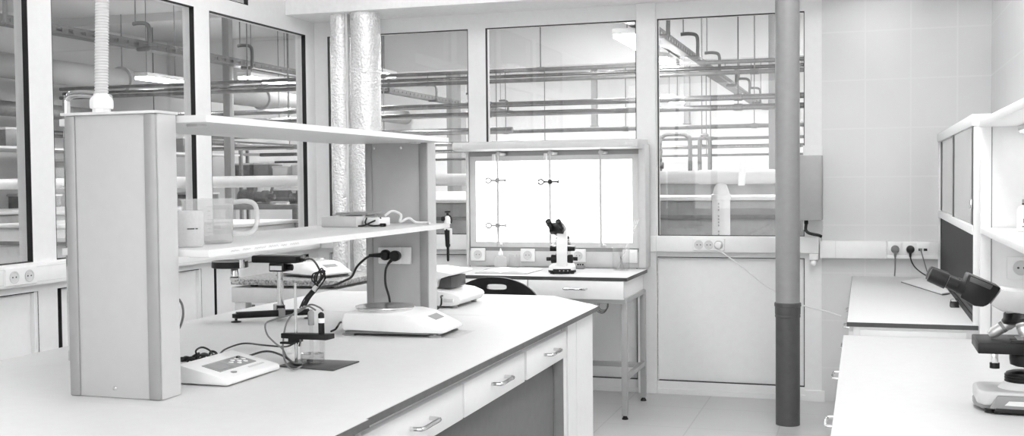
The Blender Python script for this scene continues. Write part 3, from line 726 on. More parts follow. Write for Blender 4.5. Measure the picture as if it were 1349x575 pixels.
for i in range(9):
    if i == 6: continue
    a = -1.15+i*.085
    c = Vector((-1.568+.0334*math.cos(a), 2.33+.0334*math.sin(a), ZS+.046))
    b.box(-.0006, .0006, -.0014, .0014, -.0016, .0016).bm.verts.ensure_lookup_table()
    bmesh.ops.transform(b.bm, matrix=Matrix.Translation(c) @ Matrix.Rotation(a, 4, 'Z'), verts=b.bm.verts[-8:])
b.obj('printed_line', DARKG, bt, 'short dark illegible printing', smooth=False)
gb = thing('power_adapter_box', 'flat grey device box on the lower shelf by the far upright', 'device', (-1.72, 3.55, ZS))
B().box(-1.80, -1.665, 3.46, 3.64, ZS, ZS+.036, .003).obj('housing', LSTEEL, gb)
B().box(-1.775, -1.65, 3.52, 3.66, ZS+.040, ZS+.048, .002).obj('lid', MIDG, gb)
for x, y in ((-1.77, 3.53), (-1.67, 3.53), (-1.77, 3.63), (-1.67, 3.62)): B().cyl((x, y, ZS+.035), (x, y, ZS+.041), .006, n=10).obj('spacer', PLAST, gb)
wp = thing('white_adapter', 'white plug adapter with black leads beside the flat grey box', 'adapter', (-1.63, 3.60, ZS))
B().box(-1.658, -1.600, 3.50, 3.60, ZS, ZS+.030, .004).obj('body', PLAST, wp)
B().tube([(-1.645, 3.498, ZS+.03), (-1.64, 3.48, ZS+.012), (-1.61, 3.47, ZS+.005), (-1.575, 3.48, ZS+.006)], .003, 7).tube([(-1.60, 3.52, ZS+.03), (-1.62, 3.495, ZS+.018), (-1.65, 3.48, ZS+.004), (-1.68, 3.47, ZS+.004)], .003, 7).obj('lead', CABLE, wp)
B().stack((-1.585, 3.50, ZS+.006), (1, .2, 0), [(-.01, .004), (-.008, .006), (.01, .006), (.012, .004)], 12).obj('connector', BLACK, wp)
wc = B().tube([(-1.63, 3.62, ZS+.034), (-1.61, 3.64, ZS+.05), (-1.585, 3.66, ZS+.036), (-1.575, 3.63, ZS+.012), (-1.555, 3.66, ZS+.024), (-1.545, 3.70, ZS+.008), (-1.51, 3.72, ZS+.005), (-1.49, 3.70, ZS+.0045)], .0045, 8).obj('loose_cable', WCABLE)
tag(wc, 'white looped cable behind the plug adapter on the lower shelf', 'cable')
# ---- pipette clamped to the shelf end
pp = thing('pipette', 'black and white pipette hanging on the lower shelf end', 'pipette', (-1.448, 3.77, .957))
X0, Yp = -1.448, 3.77
B().lathe((X0, Yp, 0), [(.003, .957), (.0045, .962), (.005, 1.010)], 14).obj('tip', BLACK, pp)
B().lathe((X0, Yp, 0), [(.006, 1.008), (.009, 1.014), (.011, 1.050), (.0125, 1.062), (.0125, 1.076)], 18).obj('barrel', BLACK, pp)
B().box(X0+.009, X0+.015, Yp-.008, Yp+.008, 1.02, 1.076, .002).obj('ejector', GREYP, pp)
B().lathe((X0, Yp, 0), [(.012, 1.0945), (.0125, 1.104), (.011, 1.118), (.006, 1.124)], 18).obj('grip', PLAST, pp)
B().tube([(X0+.013, Yp, 1.096), (X0+.0145, Yp, 1.112), (X0+.007, Yp, 1.124), (X0-.006, Yp, 1.122), (X0-.014, Yp, 1.112)], .0035, 8).obj('finger_hook', BLACK, pp)
B().stack((X0-.022, Yp-.006, 1.112), (.9, .2, .1), [(0, .008), (.004, .0095), (.014, .009), (.016, .005)], 14).obj('clamp_knob', BLACK, pp)
B().lathe((X0, Yp, 0), [(.0045, 1.122), (.0045, 1.134), (.011, 1.136), (.011, 1.141), (.006, 1.143)], 16).obj('plunger', BLACK, pp)
B().box(X0-.011, X0+.0125, Yp-.012, Yp+.012, 1.0948, 1.0990, .001).box(X0-.0105, X0+.012, Yp-.012, Yp+.012, 1.072, 1.0772, .001).obj('clip', PLAST, pp)

# ================================================================== light table and desk at the back
dk = thing('lab_desk', 'white drawer desk on steel legs under the light table', 'desk', (-1.72, 5.9, 0))
DX0, DX1, DY0, DY1 = -2.27, -1.163, 5.59, 6.155
B().box(DX0, DX1, DY0, DY1, .7235, .743, .001).obj('worktop', LAM, dk)
B().box(DX0-.001, DX1+.001, DY0-.0015, DY0, .724, .7422).box(DX1, DX1+.0015, DY0, DY1, .724, .7422).obj('edge_band', EDGEB, dk, 'black edge band', smooth=False)
B().box(DX0+.02, DX1-.02, DY0+.012, DY1-.02, .632, .7235).obj('carcass', LAMW, dk, smooth=False)
for (a, c) in ((DX0+.01, -1.699), (-1.692, -1.178)):
    d = B().box(a, c, DY0-.008, DY0+.010, .628, .7225, .002).obj('drawer', LAMW, dk)
    bow_handle(d, DY0-.008, (a+c)/2-.0, .682, .062, .028, 'x')
B().box(DX0+.01, DX1-.01, DY0+.005, DY1-.01, .606, .632, .001).obj('rail', GSTEEL, dk)
for x in (DX0+.03, -1.182):
    for y in (DY0+.03, DY1-.03):
        l = B().box(x-.015, x+.015, y-.015, y+.015, .02, .628, .002).obj('leg', GSTEEL, dk)
        B().lathe((x, y, 0), [(.017, 0), (.017, .004), (.010, .016), (.010, .021)], 16).obj('foot', BLACK, l)
    B().box(x-.0125, x+.0125, DY0+.045, DY1-.045, .20, .225, .001).obj('side_rail', GSTEEL, dk)
B().box(DX0+.045, -1.197, DY1-.042, DY1-.018, .188, .215, .001).obj('back_rail', GSTEEL, dk)
co = thing('cable_coil', 'loose coil of white cable hanging under the right of the desk', 'cable', (-1.36, 5.95, .50))
b = B()
for k in range(4):
    a0 = k*.9; rr = .030+.006*k
    b.tube([(-1.365+rr*math.cos(a0+j*.7)*.8-.004*k, 5.93+.012*math.sin(j*2+k), .560+rr*math.sin(a0+j*.7)) for j in range(10)], .0018, 6, 4)
b.tube([(-1.36, 5.94, .590), (-1.365, 5.935, .600), (-1.37, 5.94, .6055)], .0018, 6, 3)
b.obj('cable', GCABLE, co)

lt = thing('light_table', 'wall-mounted light board with a glowing white panel and hood', 'light table', (-1.71, 6.2, .744))
LY = 6.20
B().box(-2.250, -1.175, LY, LY+.12, .744, 1.43, .003).obj('backboard', GSTEEL, lt)
fr = B(); x0, x1, z0, z1 = -2.196, -1.253, .889, 1.366
B().box(-2.249, -1.176, LY-.012, LY+.001, .745, .835, .002).obj('socket_panel', GREYP, lt)
b = B()
for q in ((-2.232, x0, .858, 1.395), (x1, -1.215, .858, 1.395), (x0, x1, .858, z0), (x0, x1, z1, 1.395)): b.box(q[0], q[1], LY-.010, LY+.002, q[2], q[3])
b.obj('bezel', LSTEEL, lt, smooth=False)
B().box(x0, x1, LY-.004, LY+.001, z0, z1).obj('light_panel', LBOX, lt, 'glowing white panel', smooth=False)
B().box(-2.252, -2.238, LY-.03, LY+.1, .746, 1.43, .002).obj('side_post', LSTEEL, lt)
B().box(-1.212, -1.173, LY-.03, LY+.1, .746, 1.45, .002).obj('side_post', LSTEEL, lt)
hood = B().prism([(6.01, 1.432), (6.01, 1.462), (6.03, 1.475), (6.31, 1.480), (6.31, 1.424), (6.06, 1.424)], 0, -2.275, -1.185, .003).obj('hood', LSTEEL, lt)
for x in (-2.235, -1.235): B().box(x-.022, x+.022, 6.006, 6.0105, 1.438, 1.456, .002).cyl((x, 6.007, 1.447), (x, 6.003, 1.447), .006, n=12).obj('hood_fitting', GREYP, hood)
for k, x in enumerate((-2.028, -1.713, -1.416)):
    r = B().cyl((x, 6.10, .882), (x, 6.10, 1.424), .0068, n=14).obj('rod', RODM, lt)
    B().box(x-.01, x+.022, 6.09, 6.196, 1.398, 1.412, .003).cyl((x+.018, 6.09, 1.405), (x+.018, 6.07, 1.405), .009, n=12).obj('rod_holder', RODM, r)
    B().cyl((x, 6.10, .868), (x, 6.10, .886), .010, n=14).box(x-.006, x+.006, 6.10, 6.195, .870, .882).cyl((x+.014, 6.09, .876), (x+.03, 6.09, .876), .008, n=12).obj('rod_foot', RODM, r)
    if k < 2: B().cyl((x-.030, 6.12, 1.365), (x-.030, 6.12, 1.405), .010, n=14).obj('burette_top', PLAST, r)
def clamp(x, z, m_, label):
    t = thing('burette_clamp', label, 'clamp', (x, 6.09, z))
    b = B()
    b.tube([(x-.034, 6.072, z), (x-.016, 6.075, z), (x-.004, 6.083, z), (x+.012, 6.083, z), (x+.044, 6.08, z)], .0050, 8, 3)
    b.obj('arm', m_, t)
    b = B()
    for q in (1, -1): b.tube([(x-.066, 6.07, z+q*.002), (x-.058, 6.07, z+q*.012), (x-.042, 6.07, z+q*.013), (x-.030, 6.07, z+q*.002)], .0042, 8, 3)
    b.obj('jaw', m_, t)
    B().cyl((x+.0, 6.09, z-.012), (x+.0, 6.09, z+.012), .0125, n=14).obj('boss', m_, t)
    B().prism([(x+.036, z), (x+.056, z-.011), (x+.056, z+.011)], 1, 6.077, 6.083, .001).obj('wing_nut', m_, t)
clamp(-2.028, 1.252, MIDG, 'steel burette clamp, upper one on the left rod of the light board')
clamp(-2.028, .990, MIDG, 'steel burette clamp, lower one on the left rod of the light board')
clamp(-1.710, 1.241, BLACKM, 'dark burette clamp on the middle rod of the light board')
for k, (xa, xb) in enumerate(((-2.228, -2.137), (-1.918, -1.830), (-1.614, -1.524), (-1.309, -1.222))):
    xc = (xa+xb)/2; zc = .813
    t = thing('wall_socket', ('white square socket at the left end below the glowing panel', 'white square socket left of the desk microscope', 'white square socket right of the desk microscope', 'white square switch plate at the right end below the glowing panel')[k], 'socket', (xc, LY-.013, zc-.038))
    B().box(xa, xb, LY-.024, LY-.0125, zc-.038, zc+.038, .004).obj('plate', PLAST, t)
    if k < 3:
        so = B(); so.stack((xc, LY-.024, zc), (0, -1, 0), [(-.001, .026), (.003, .026), (.0035, .022), (.001, .021)], 24); so = so.obj('socket', GREYP, t)
        b = B(); pins(b, (xc, LY-.0245, zc), (0, -1, 0), (1, 0, 0)); b.obj('contact', MIDG, so)
    else: B().box(xc-.028, xc+.028, LY-.028, LY-.0235, zc-.026, zc+.026, .003).obj('rocker', PLAST, t)

# ---- microscope (near one on the right counter and far one on the desk share the builder)
def microscope(label, loc, rot, s, flip, turn=0.):
    t = thing('microscope', label, 'microscope', loc, rot)
    S = lambda *p: tuple(c*s for c in p)
    def pr(pts, a, c, bev=.004): return B().prism([(x*s, z*s) for x, z in pts], 1, a*s, c*s, bev*s)
    # base
    b = B().prism([(-.146*s, -.055*s), (-.132*s, -.078*s), (.10*s, -.092*s), (.14*s, -.08*s), (.14*s, .08*s), (.10*s, .092*s), (-.132*s, .078*s), (-.146*s, .055*s)], 2, .018*s, .054*s, .008*s, 3)
    base = b.obj('base', LSTEEL if not flip else PLAST, t)
    B().prism([(-.136*s, -.066*s), (.10*s, -.0945*s), (.142*s, -.083*s), (.142*s, .083*s), (.10*s, .0945*s), (-.136*s, .066*s), (-.150*s, .02*s), (-.150*s, -.02*s)], 2, .008*s, .026*s, .004*s).obj('skirt', BLACK if flip else MIDG, base, 'dark skirt')
    for x in (-.115, .115):
        for y in (-.068, .068): B().cyl(S(x, y, 0), S(x, y, .0095), .014*s, n=14).obj('foot', BLACK, base)
    B().lathe(S(-.035, 0, .052), [(.058*s, 0), (.042*s, .016*s), (.040*s, .018*s)], 28).obj('lamp_cone', PLAST, t)
    b = B(); prof = [(.038*s, .068*s)]
    for i in range(3): prof += [(.038*s, (.070+i*.007)*s), (.0405*s, (.071+i*.007)*s), (.0405*s, (.0745+i*.007)*s), (.038*s, (.0755+i*.007)*s)]
    prof += [(.036*s, .094*s), (.024*s, .098*s)]
    B().lathe(S(-.035, 0, 0), prof, 32).obj('field_lens', BLACK, t)
    # arm
    if not flip:
        b = pr([(.085, .05), (.145, .05), (.150, .20), (.140, .275), (.09, .280), (.095, .20), (.09, .12)], -.035, .035, .010)
    else:
        b = pr([(.070, .05), (.135, .05), (.150, .14), (.135, .21), (.09, .278), (.04, .300), (.02, .285), (.06, .25), (.088, .20), (.092, .13)], -.036, .036, .010)
    b.obj('arm', PLAST, t)
    for sgn in (-1, 1):
        k = B().stack(S(.105, sgn*.03, .10), (0, sgn, 0), [(0, .018*s), (.012*s, .028*s), (.040*s, .030*s), (.044*s, .026*s), (.046*s, .013*s), (.074*s, .013*s), (.076*s, .010*s)], 24).obj('focus_knob', BLACK, t)
    # stage
    stg = pr([(-.146, .150), (-.146, .177), (.06, .180), (.06, .150)], -.085, .085, .003).obj('stage', BLACK, t)
    B().box(-.035*s-.030*s, -.035*s+.012*s, -.02*s, .02*s, .1805*s, .1815*s).obj('stage_opening', BLACKM, stg)
    B().box(-.050*s, .0*s, -.060*s, .015*s, .1818*s, .1835*s).obj('glass_slide', PLAST, stg)
    B().box(-.07*s, .04*s, -.085*s, -.070*s, .181*s, .186*s, .001).obj('slide_holder', BLACKM, stg)
    B().lathe(S(-.03, 0, .110), [(.022*s, 0), (.032*s, .004*s), (.034*s, .018*s), (.034*s, .030*s), (.028*s, .040*s)], 28).obj('condenser', BLACK, t)
    B().box(-.110*s, -.095*s, -.05*s, -.03*s, .12*s, .15*s, .002).obj('stage_knob_stem', CHROME, stg)
    B().cyl(S(-.1025, -.04, .108), S(-.1025, -.04, .122), .012*s, n=16).obj('stage_knob', BLACK, stg)
    # nosepiece and objectives
    f = -1 if flip else 1
    cx = -.035
    tilt = Vector((-.26, 0, 1)).normalized()
    B().stack(Vector(S(cx-.0, 0, .236)), tilt, [(-.012*s, .040*s), (-.006*s, .049*s), (.002*s, .049*s), (.006*s, .044*s), (.018*s, .040*s)], 30).obj('nosepiece', BLACKM, t)
    for a, L in ((PI*1.0, .062), (PI*1.45, .040), (PI*1.78, .046), (PI*.5, .046), (PI*.15, .040)):
        u = Vector((math.cos(a), math.sin(a), 0)); p = Vector(S(cx, 0, .228)) + (u - tilt*u.dot(tilt))*.028*s
        d = (-tilt*1.0 + (u - tilt*u.dot(tilt))*.62).normalized()
        if a == PI: d = Vector((-.82, 0, -.57)).normalized()
        o = B().stack(p, d, [(-.008*s, .015*s), (.010*s, .0165*s), (.014*s, .0145*s), (L*.78*s, .0145*s), (L*.84*s, .0130*s), (L*s, .009*s)], 20).obj('objective', OBJM, t)
        B().stack(p + d*L*.30*s, d, [(0, .0148*s), (.001, .0151*s), (.007*s, .0151*s), (.008*s, .0148*s)], 20).obj('colour_ring', MIDG, o)
    # head, turned about the optical axis
    T = Matrix.Translation((-.035*s, 0, 0)) @ Matrix.Rotation(turn, 4, 'Z') @ Matrix.Translation((.035*s, 0, 0))
    def fx(pts): return [((x if f > 0 else -.07-x), z) for x, z in pts]
    pr(fx([(-.086, .312), (-.115, .270), (-.085, .252), (-.02, .246), (.06, .249), (.145, .272), (.145, .292), (-.02, .296)]), -.045, .045, .006).move(T).obj('head', HEADM if not flip else PLAST, t)
    B().stack(Vector(S(cx, 0, .240)), (0, 0, 1), [(0, .036*s), (.014*s, .040*s)], 26).move(T).obj('head_collar', PLAST, t)
    pb = pr(fx([(-.165, .347), (-.088, .313), (-.117, .270), (-.130, .263), (-.152, .265), (-.186, .286)]), -.046, .046, .005).move(T).obj('prism_housing', BLACK, t)
    pr(fx([(-.160, .3405), (-.108, .318), (-.114, .308), (-.163, .328)]), -.0468, .0468, .001).move(T).obj('side_panel', DARKG, pb)
    for sgn in (-1, 1):
        e0 = Vector(((-.176 if f > 0 else -.07+.165)*s, sgn*(.030 if f > 0 else .036)*s, .3085*s)); d = Vector((-f*.080, 0, .034 if f > 0 else .055)).normalized()
        e = B().stack(e0, d, [(-.004*s, .0185*s), (.014*s, .0185*s), (.015*s, .0165*s), (.042*s, .0165*s), (.043*s, .0205*s), (.080*s, .0195*s), (.088*s, .0185*s), (.090*s, .013*s)], 24).move(T).obj('eyepiece', BLACK, t)
        B().stack(e0 + d*.042*s, d, [(0, .0170*s), (.0005, .0172*s), (.002*s, .0172*s), (.0025*s, .017*s)], 24).move(T).obj('ring', CHROME, e)
    if not flip:
        for sy in (-1, 1):
            q = B().prism([(-.118*s, .014*s), (-.100*s, .046*s), (.135*s, .050*s), (.135*s, .012*s)], 1, sy*.079*s, sy*.0955*s, .002*s).obj('side_band', MIDG, base, 'grey side band')
            B().prism([(-.085*s, .024*s), (-.075*s, .035*s), (.130*s, .037*s), (.130*s, .020*s)], 1, sy*.0945*s, sy*.0965*s).obj('inset', PLAST, q, 'white inset')
            B().prism([(-.110*s, .004*s), (-.105*s, .016*s), (.135*s, .014*s), (.135*s, .003*s)], 1, sy*.075*s, sy*.0965*s, .001*s).obj('lower_edge', BLACK, base, 'black lower edge')
    if flip:
        B().box(.1405*s, .1435*s, -.06*s, .06*s, .010*s, .034*s).obj('rear_panel', BLACK, base)
        for y in (-.015, .012, .04): B().cyl(S(.1432, y, .022), S(.1452, y, .022), .005*s, n=12).obj('rear_port', MIDG, base)
    return t
microscope('large microscope on the near right counter, cut by the photo edge', (.420, 3.062, .655), 0, 1.0, False)
microscope('small white microscope on the desk before the glowing panel', (-1.575, 5.855, .743), -PI/2+.22, .80, True, -.28)

# ---- papers, bottle, beaker on the desk
bkx = thing('open_booklet', 'open white booklet lying on the desk by the microscope', 'booklet', (-1.88, 5.86, .743))
b = B()
for (xa, xb, ya, yb_) in ((-2.03, -1.885, 5.70, 5.98), (-1.883, -1.735, 5.70, 5.98)):
    n = 6; rows = []
    for i in range(n+1):
        u = i/n; x = xa+(xb-xa)*u; h = .010*math.sin(PI*(u*.9+.05)) + .002
        rows.append([b.bm.verts.new((x+.10*(5.72-y_)*-.3, y_, .7449+z_)) for y_, z_ in ((ya, 0), (ya, h), (yb_, h), (yb_, 0))])
    for i in range(n): b.bridge(rows[i], rows[i+1])
    b.bm.faces.new(rows[0][::-1]); b.bm.faces.new(rows[-1])
b.obj('pages', PAPER, bkx)
B().prism([(-2.065, 5.985), (-2.030, 5.690), (-1.730, 5.690), (-1.742, 5.985)], 2, .7432, .7448).obj('cover', MIDG, bkx, 'grey cover', smooth=False)
sb = thing('wash_bottle', 'white plastic wash bottle on the desk at the foot of the light board', 'bottle', (-2.015, 6.10, .743))
B().lathe((-2.015, 6.10, .7432), [(.034, 0), (.036, .004), (.036, .055), (.031, .066), (.014, .072), (.012, .078)], 28).obj('body', MILKY, sb)
B().lathe((-2.015, 6.10, .815), [(.014, 0), (.014, .016), (.009, .020), (.004, .038), (.0025, .042)], 20).obj('nozzle_cap', PLAST, sb)
gj = thing('small_jar', 'empty small glass jar beside the wash bottle', 'jar', (-1.935, 6.115, .743))
B().shell((-1.935, 6.115, .7433), [(0, 0), (.032, 0), (.034, .004), (.034, .07), (.030, .078), (.028, .078), (.031, .068), (.031, .006), (0, .004)], 28).obj('vessel', CGLASS, gj)
rb = thing('beaker', 'glass beaker of glass rods on the right of the desk', 'beaker', (-1.292, 6.06, .743))
B().shell((-1.292, 6.06, .7434), [(0, 0), (.042, 0), (.047, .005), (.048, .118), (.053, .126), (.0515, .127), (.0455, .117), (.0445, .007), (0, .004)], 32).obj('vessel', CGLASS, rb)
for k, (dx, dy, tx, ty, L, mm) in enumerate(((.02, .0, .105, .02, .30, 0), (.012, .02, .085, .03, .29, 0), (-.02, 0, -.075, .01, .27, 1), (-.012, -.015, -.04, -.02, .25, 1), (.0, .02, .006, .03, .28, 1))):
    p = Vector((-1.292-dx*.9, 6.06-dy*.9, .750)); q = p + Vector((tx+dx, ty, L)).normalized()*L
    o = B().cyl(p, q, .0035, n=10).obj('glass_rod', MILKY if mm == 0 else CGLASS)
    tag(o, ('milky rod leaning furthest right in the beaker', 'milky rod just left of the furthest right one in the beaker', 'clear glass rod leaning furthest left in the beaker', 'clear glass rod leaning slightly left in the beaker', 'clear upright glass rod at the middle of the beaker')[k], 'rod', 'glass rods in the beaker')
sm = thing('small_stopper_box', 'tiny grey metal block on the desk right of the microscope', 'block', (-1.535, 6.10, .743))
B().box(-1.560, -1.512, 6.08, 6.115, .7432, .764, .003).obj('body', MIDG, sm)
for x in (-1.55, -1.536, -1.522): B().cyl((x, 6.0975, .7635), (x, 6.0975, .772), .005, n=12).obj('peg', BLACK, sm)

# ---- chair behind the bench
ch = thing('swivel_chair', 'black plastic swivel chair with a slotted backrest behind the bench end', 'chair', (-1.665, 5.16, 0), -.0)
def backfn(u, v, w):  # u across, v up, w thickness
    return (u, -.20 + .28*u*u*.9 - w*1.0 - .10*(v-.62)*.6, v)
N = 44; outer = []; inner = []
for i in range(N):
    a = 2*PI*i/N; ca, sa = math.cos(a), math.sin(a)
    ex = 2/2.6
    x = .215*math.copysign(abs(ca)**ex, ca); zz = .668 + (.125 if sa > 0 else .16)*math.copysign(abs(sa)**ex, sa)
    if sa > 0: zz = .668 + .127*abs(sa)**1.0; x = .215*ca*(1 if abs(ca) < 1 else 1)
    outer.append((x, zz))
    inner.append((.012+.050*math.copysign(abs(ca)**.6, ca), .748+.013*math.copysign(abs(sa)**.6, sa)))
B().plate_hole(outer, inner, backfn, .016).obj('backrest', BLACK, ch)
b = B()
prev = None
for (r, z) in ((.17, .430), (.205, .440), (.215, .455), (.205, .470), (.15, .463)):
    k = [b.bm.verts.new((r*math.cos(2*PI*i/32)*1.02, .03+r*math.sin(2*PI*i/32)*.98, z)) for i in range(32)]
    if prev: b.bridge(prev, k)
    else: b.bm.faces.new(k[::-1])
    prev = k
b.bm.faces.new(prev); b.obj('seat', BLACK, ch)
B().tube([(0, -.12, .43), (0, -.20, .435), (0, -.235, .48), (0, -.215, .60)], .018, 10).obj('back_support', BLACKM, ch)
B().lathe((0, 0, 0), [(.030, .07), (.030, .25), (.018, .255), (.018, .41), (.05, .43)], 24).obj('gas_column', BLACKM, ch)
for i in range(5):
    a = 2*PI*i/5 + .3; d = Vector((math.cos(a), math.sin(a), 0))
    l = B().tube([d*.02+Vector((0, 0, .10)), d*.14+Vector((0, 0, .09)), d*.26+Vector((0, 0, .065))], .017, 10).obj('leg', BLACK, ch)
    c = d*.26; nrm = Vector((-d.y, d.x, 0))
    B().cyl(c+nrm*-.018+Vector((0, 0, .027)), c+nrm*.018+Vector((0, 0, .027)), .027, n=18).obj('castor', BLACK, l)

# ---- weighing table with stone slab in the back left corner
wt = thing('weighing_table', 'grey steel weighing table with a speckled stone top in the left corner', 'table', (-2.66, 5.05, 0))
B().box(-2.985, -2.40, 4.77, 5.30, .748, .776, .003).obj('stone_slab', GRANITE, wt, 'speckled stone slab')
b = B()
for x in (-2.94, -2.45):
    for y in (4.81, 5.26): B().box(x-.03, x+.03, y-.03, y+.03, 0, .66, .003).obj('leg', LSTEEL, wt)
B().box(-2.985, -2.40, 4.775, 5.295, .66, .735, .004).obj('apron', LSTEEL, wt)
for x in (-2.90, -2.48):
    for y in (4.85, 5.22): B().cyl((x, y, .735), (x, y, .748), .02, n=14).obj('damper', BLACK, wt)
for x in (-2.86, -2.60): B().box(x-.008, x+.008, 4.771, 4.7755, .640, .652, .001).obj('fixing', DARKG, wt)
B().box(-2.90, -2.48, 4.83, 4.86, .25, .28, .002).obj('stretcher', LSTEEL, wt)
b2 = balance('precision_balance', 'white balance on the stone-topped weighing table in the left corner', (-2.66, 5.03, .776), -.35, 1.0)
tag(B().tube([at(1, 2.34, 236, 395), at(1, 2.36, 240, 402), at(1, 2.4, 241.5, 412), at(1, 2.42, 240, 423), at(1, 2.44, 236, 433), at(1, 2.46, 230, 440), (-1.72, 2.5, .7535)], .003, 7).obj('thin_cable', GCABLE), 'thin grey cable bowing out from behind the near shelf upright', 'cable')

# ================================================================== right counters
fc = thing('lab_counter', 'white counter with a dark edge along the tiled wall', 'counter', (.29, 5.35, 0))
FX = -.058
B().box(FX, XR-.001, 4.335, YB-.007, .687, .705, .001).obj('worktop', LAM, fc)
B().box(FX-.0015, FX, 4.335, YB-.007, .6875, .7042).box(FX, .40, 4.3335, 4.335, .6875, .7042).obj('edge_band', EDGEB, fc, 'dark edge band', smooth=False)
B().box(-.035, XR-.002, 4.352, YB-.01, .0, .687).obj('carcass', LAMW, fc, smooth=False)
B().box(-.012, .36, 4.346, 4.353, .60, .676, .001).obj('end_panel', PANEL, fc)
for (ya, yb_) in ((4.38, 5.03), (5.04, 5.69), (5.70, 6.33)):
    for (za, zb) in ((.05, .24), (.25, .44), (.45, .665)):
        d = B().box(-.053, -.035, ya, yb_, za, zb, .002).obj('drawer', LAMW, fc)
        hz = (za+zb)/2
        B().tube([(-.053, (ya+yb_)/2-.06, hz), (-.080, (ya+yb_)/2-.056, hz), (-.086, (ya+yb_)/2-.045, hz), (-.086, (ya+yb_)/2+.045, hz), (-.080, (ya+yb_)/2+.056, hz), (-.053, (ya+yb_)/2+.06, hz)], .005, 10, 4).obj('handle', CHROME, d, 'chrome bow handle')
nc = thing('lab_counter', 'low white counter carrying the large microscope', 'counter', (.28, 2.9, 0))
NX = -.071
B().box(NX, XR-.001, 1.2, 4.333, .637, .655, .002).obj('worktop', LAM, nc)
B().box(-.052, XR-.002, 1.22, 4.325, 0, .637).obj('carcass', LAMW, nc, smooth=False)
for (ya, yb_) in ((1.25, 1.99), (2.0, 2.79), (2.80, 3.55), (3.56, 4.30)):
    for (za, zb) in ((.05, .33), (.34, .62)):
        d = B().box(-.068, -.052, ya, yb_, za, zb, .002).obj('drawer', LAMW, nc)
        hz = zb-.05; yc = (ya+yb_)/2
        B().tube([(-.068, yc-.06, hz), (-.092, yc-.056, hz), (-.098, yc-.045, hz), (-.098, yc+.045, hz), (-.092, yc+.056, hz), (-.068, yc+.06, hz)], .005, 10, 4).obj('handle', CHROME, d, 'chrome bow handle')

# ---- wall unit over the far counter: glass doors above, dark screen below
cu = thing('wall_cabinet', 'white wall unit with grey sliding doors over a dark panel', 'cabinet', (.51, 5.35, .705))
CX0 = .384
B().box(CX0, .411, 4.350, 4.374, .7055, 1.432, .001).obj('front_post', LAMW, cu)
B().box(.411, XR-.003, 4.352, 4.372, .7055, 1.432, .001).obj('side_panel', LAMW, cu)
B().box(CX0, XR-.003, 6.33, YB-.007, .7055, 1.478, .001).obj('side_panel', LAMW, cu)
B().box(CX0-.006, XR-.003, 4.376, YB-.007, 1.435, 1.478, .002).obj('header', LAMW, cu)
B().box(CX0-.004, XR-.003, 4.376, 6.329, 1.035, 1.068, .001).obj('bottom_board', LAMW, cu)
B().box(XR-.02, XR-.003, 4.376, 6.329, .706, 1.435).obj('back_panel', LAMW, cu, smooth=False)
for (ya, yb_, xx) in ((5.34, 6.325, CX0+.012), (4.380, 5.375, CX0+.002)):
    d = B().box(xx, xx+.006, ya+.065, yb_-.075, 1.070, 1.434).obj('door', GREYD, cu, smooth=False)
    for y0_, y1_ in ((ya, ya+.065), (yb_-.075, yb_)): B().box(xx-.002, xx+.009, y0_, y1_, 1.069, 1.434).obj('door_stile', STILE, d, 'dark door stile', smooth=False)
    if ya < 5: B().box(xx-.010, xx-.002, ya+.01, ya+.05, 1.13, 1.165, .001).obj('finger_pull', CHROME, d)
sc = B().box(CX0+.012, CX0+.020, 4.380, 6.300, .745, 1.034).obj('dark_panel', SCREEN, cu, 'dark grey panel', smooth=False)
B().box(CX0+.009, CX0+.013, 6.27, 6.328, .745, 1.034).box(CX0+.009, CX0+.013, 4.38, 6.27, .728, .745).obj('panel_frame', BLACK, sc, smooth=False)
B().box(CX0+.004, CX0+.020, 4.380, 6.328, .7055, .728).obj('plinth', SCREEN, cu, smooth=False)
# ---- tall shelf unit on the near counter
su = thing('bench_shelf', 'tall white shelf unit on the near right counter', 'shelf', (.52, 3.2, .655))
SX = .397
B().box(SX, SX+.034, 4.235, 4.262, .656, 1.424, .001).obj('front_post', LAMW, su)
B().box(SX+.034, SX+.038, 4.247, 4.262, .656, 1.424).obj('seal', MIDG, su)
B().box(SX+.038, XR-.003, 4.245, 4.262, .656, 1.424, .001).obj('end_panel', LAMW, su)
B().box(SX-.004, XR-.003, 2.0, 4.265, 1.424, 1.452, .002).obj('top_board', LAMW, su)
B().box(SX, XR-.003, 2.0, 4.234, 1.046, 1.067, .001).obj('shelf_board', LAMW, su)
B().box(XR-.012, XR-.003, 2.0, 4.234, .656, 1.424).obj('back_panel', LAMW, su, smooth=False)
B().box(SX, XR-.003, 1.978, 2.0, .656, 1.424, .001).obj('end_panel', LAMW, su)
sl = thing('strip_lamp', 'white strip lamp under the top board of the tall shelf unit', 'lamp', (.53, 3.12, 1.40))
B().box(.51, .55, 2.05, 4.19, 1.405, 1.4235, .003).obj('housing', PLAST, sl)
B().box(.514, .546, 2.07, 4.17, 1.3995, 1.4055, .002).obj('diffuser', STRIP, sl, 'glowing diffuser')
tag(B().box(SX-.001, SX+.03, 4.10, 4.16, 1.453, 1.460, .001).obj('white_block', PLAST), 'small white strip on top of the tall shelf unit', 'block')
es2 = thing('wall_socket', 'white socket on the shelf unit end panel behind the large microscope', 'socket', (.525, 4.236, .885))
B().box(.483, .570, 4.232, 4.2452, .885, .966, .004).obj('plate', PLAST, es2)
b = B(); b.stack((.529, 4.2325, .926), (0, -1, 0), [(-.001, .027), (.003, .027), (.0035, .023), (.001, .022)], 24); so = b.obj('socket', GREYP, es2)
b = B(); pins(b, (.529, 4.2318, .926), (0, -1, 0), (1, 0, 0), .004); b.obj('contact', DARKG, so)
rbv = thing('reagent_bottle', 'white bottle with a dark-marked label on the right shelf', 'bottle', (.507, 3.92, 1.067))
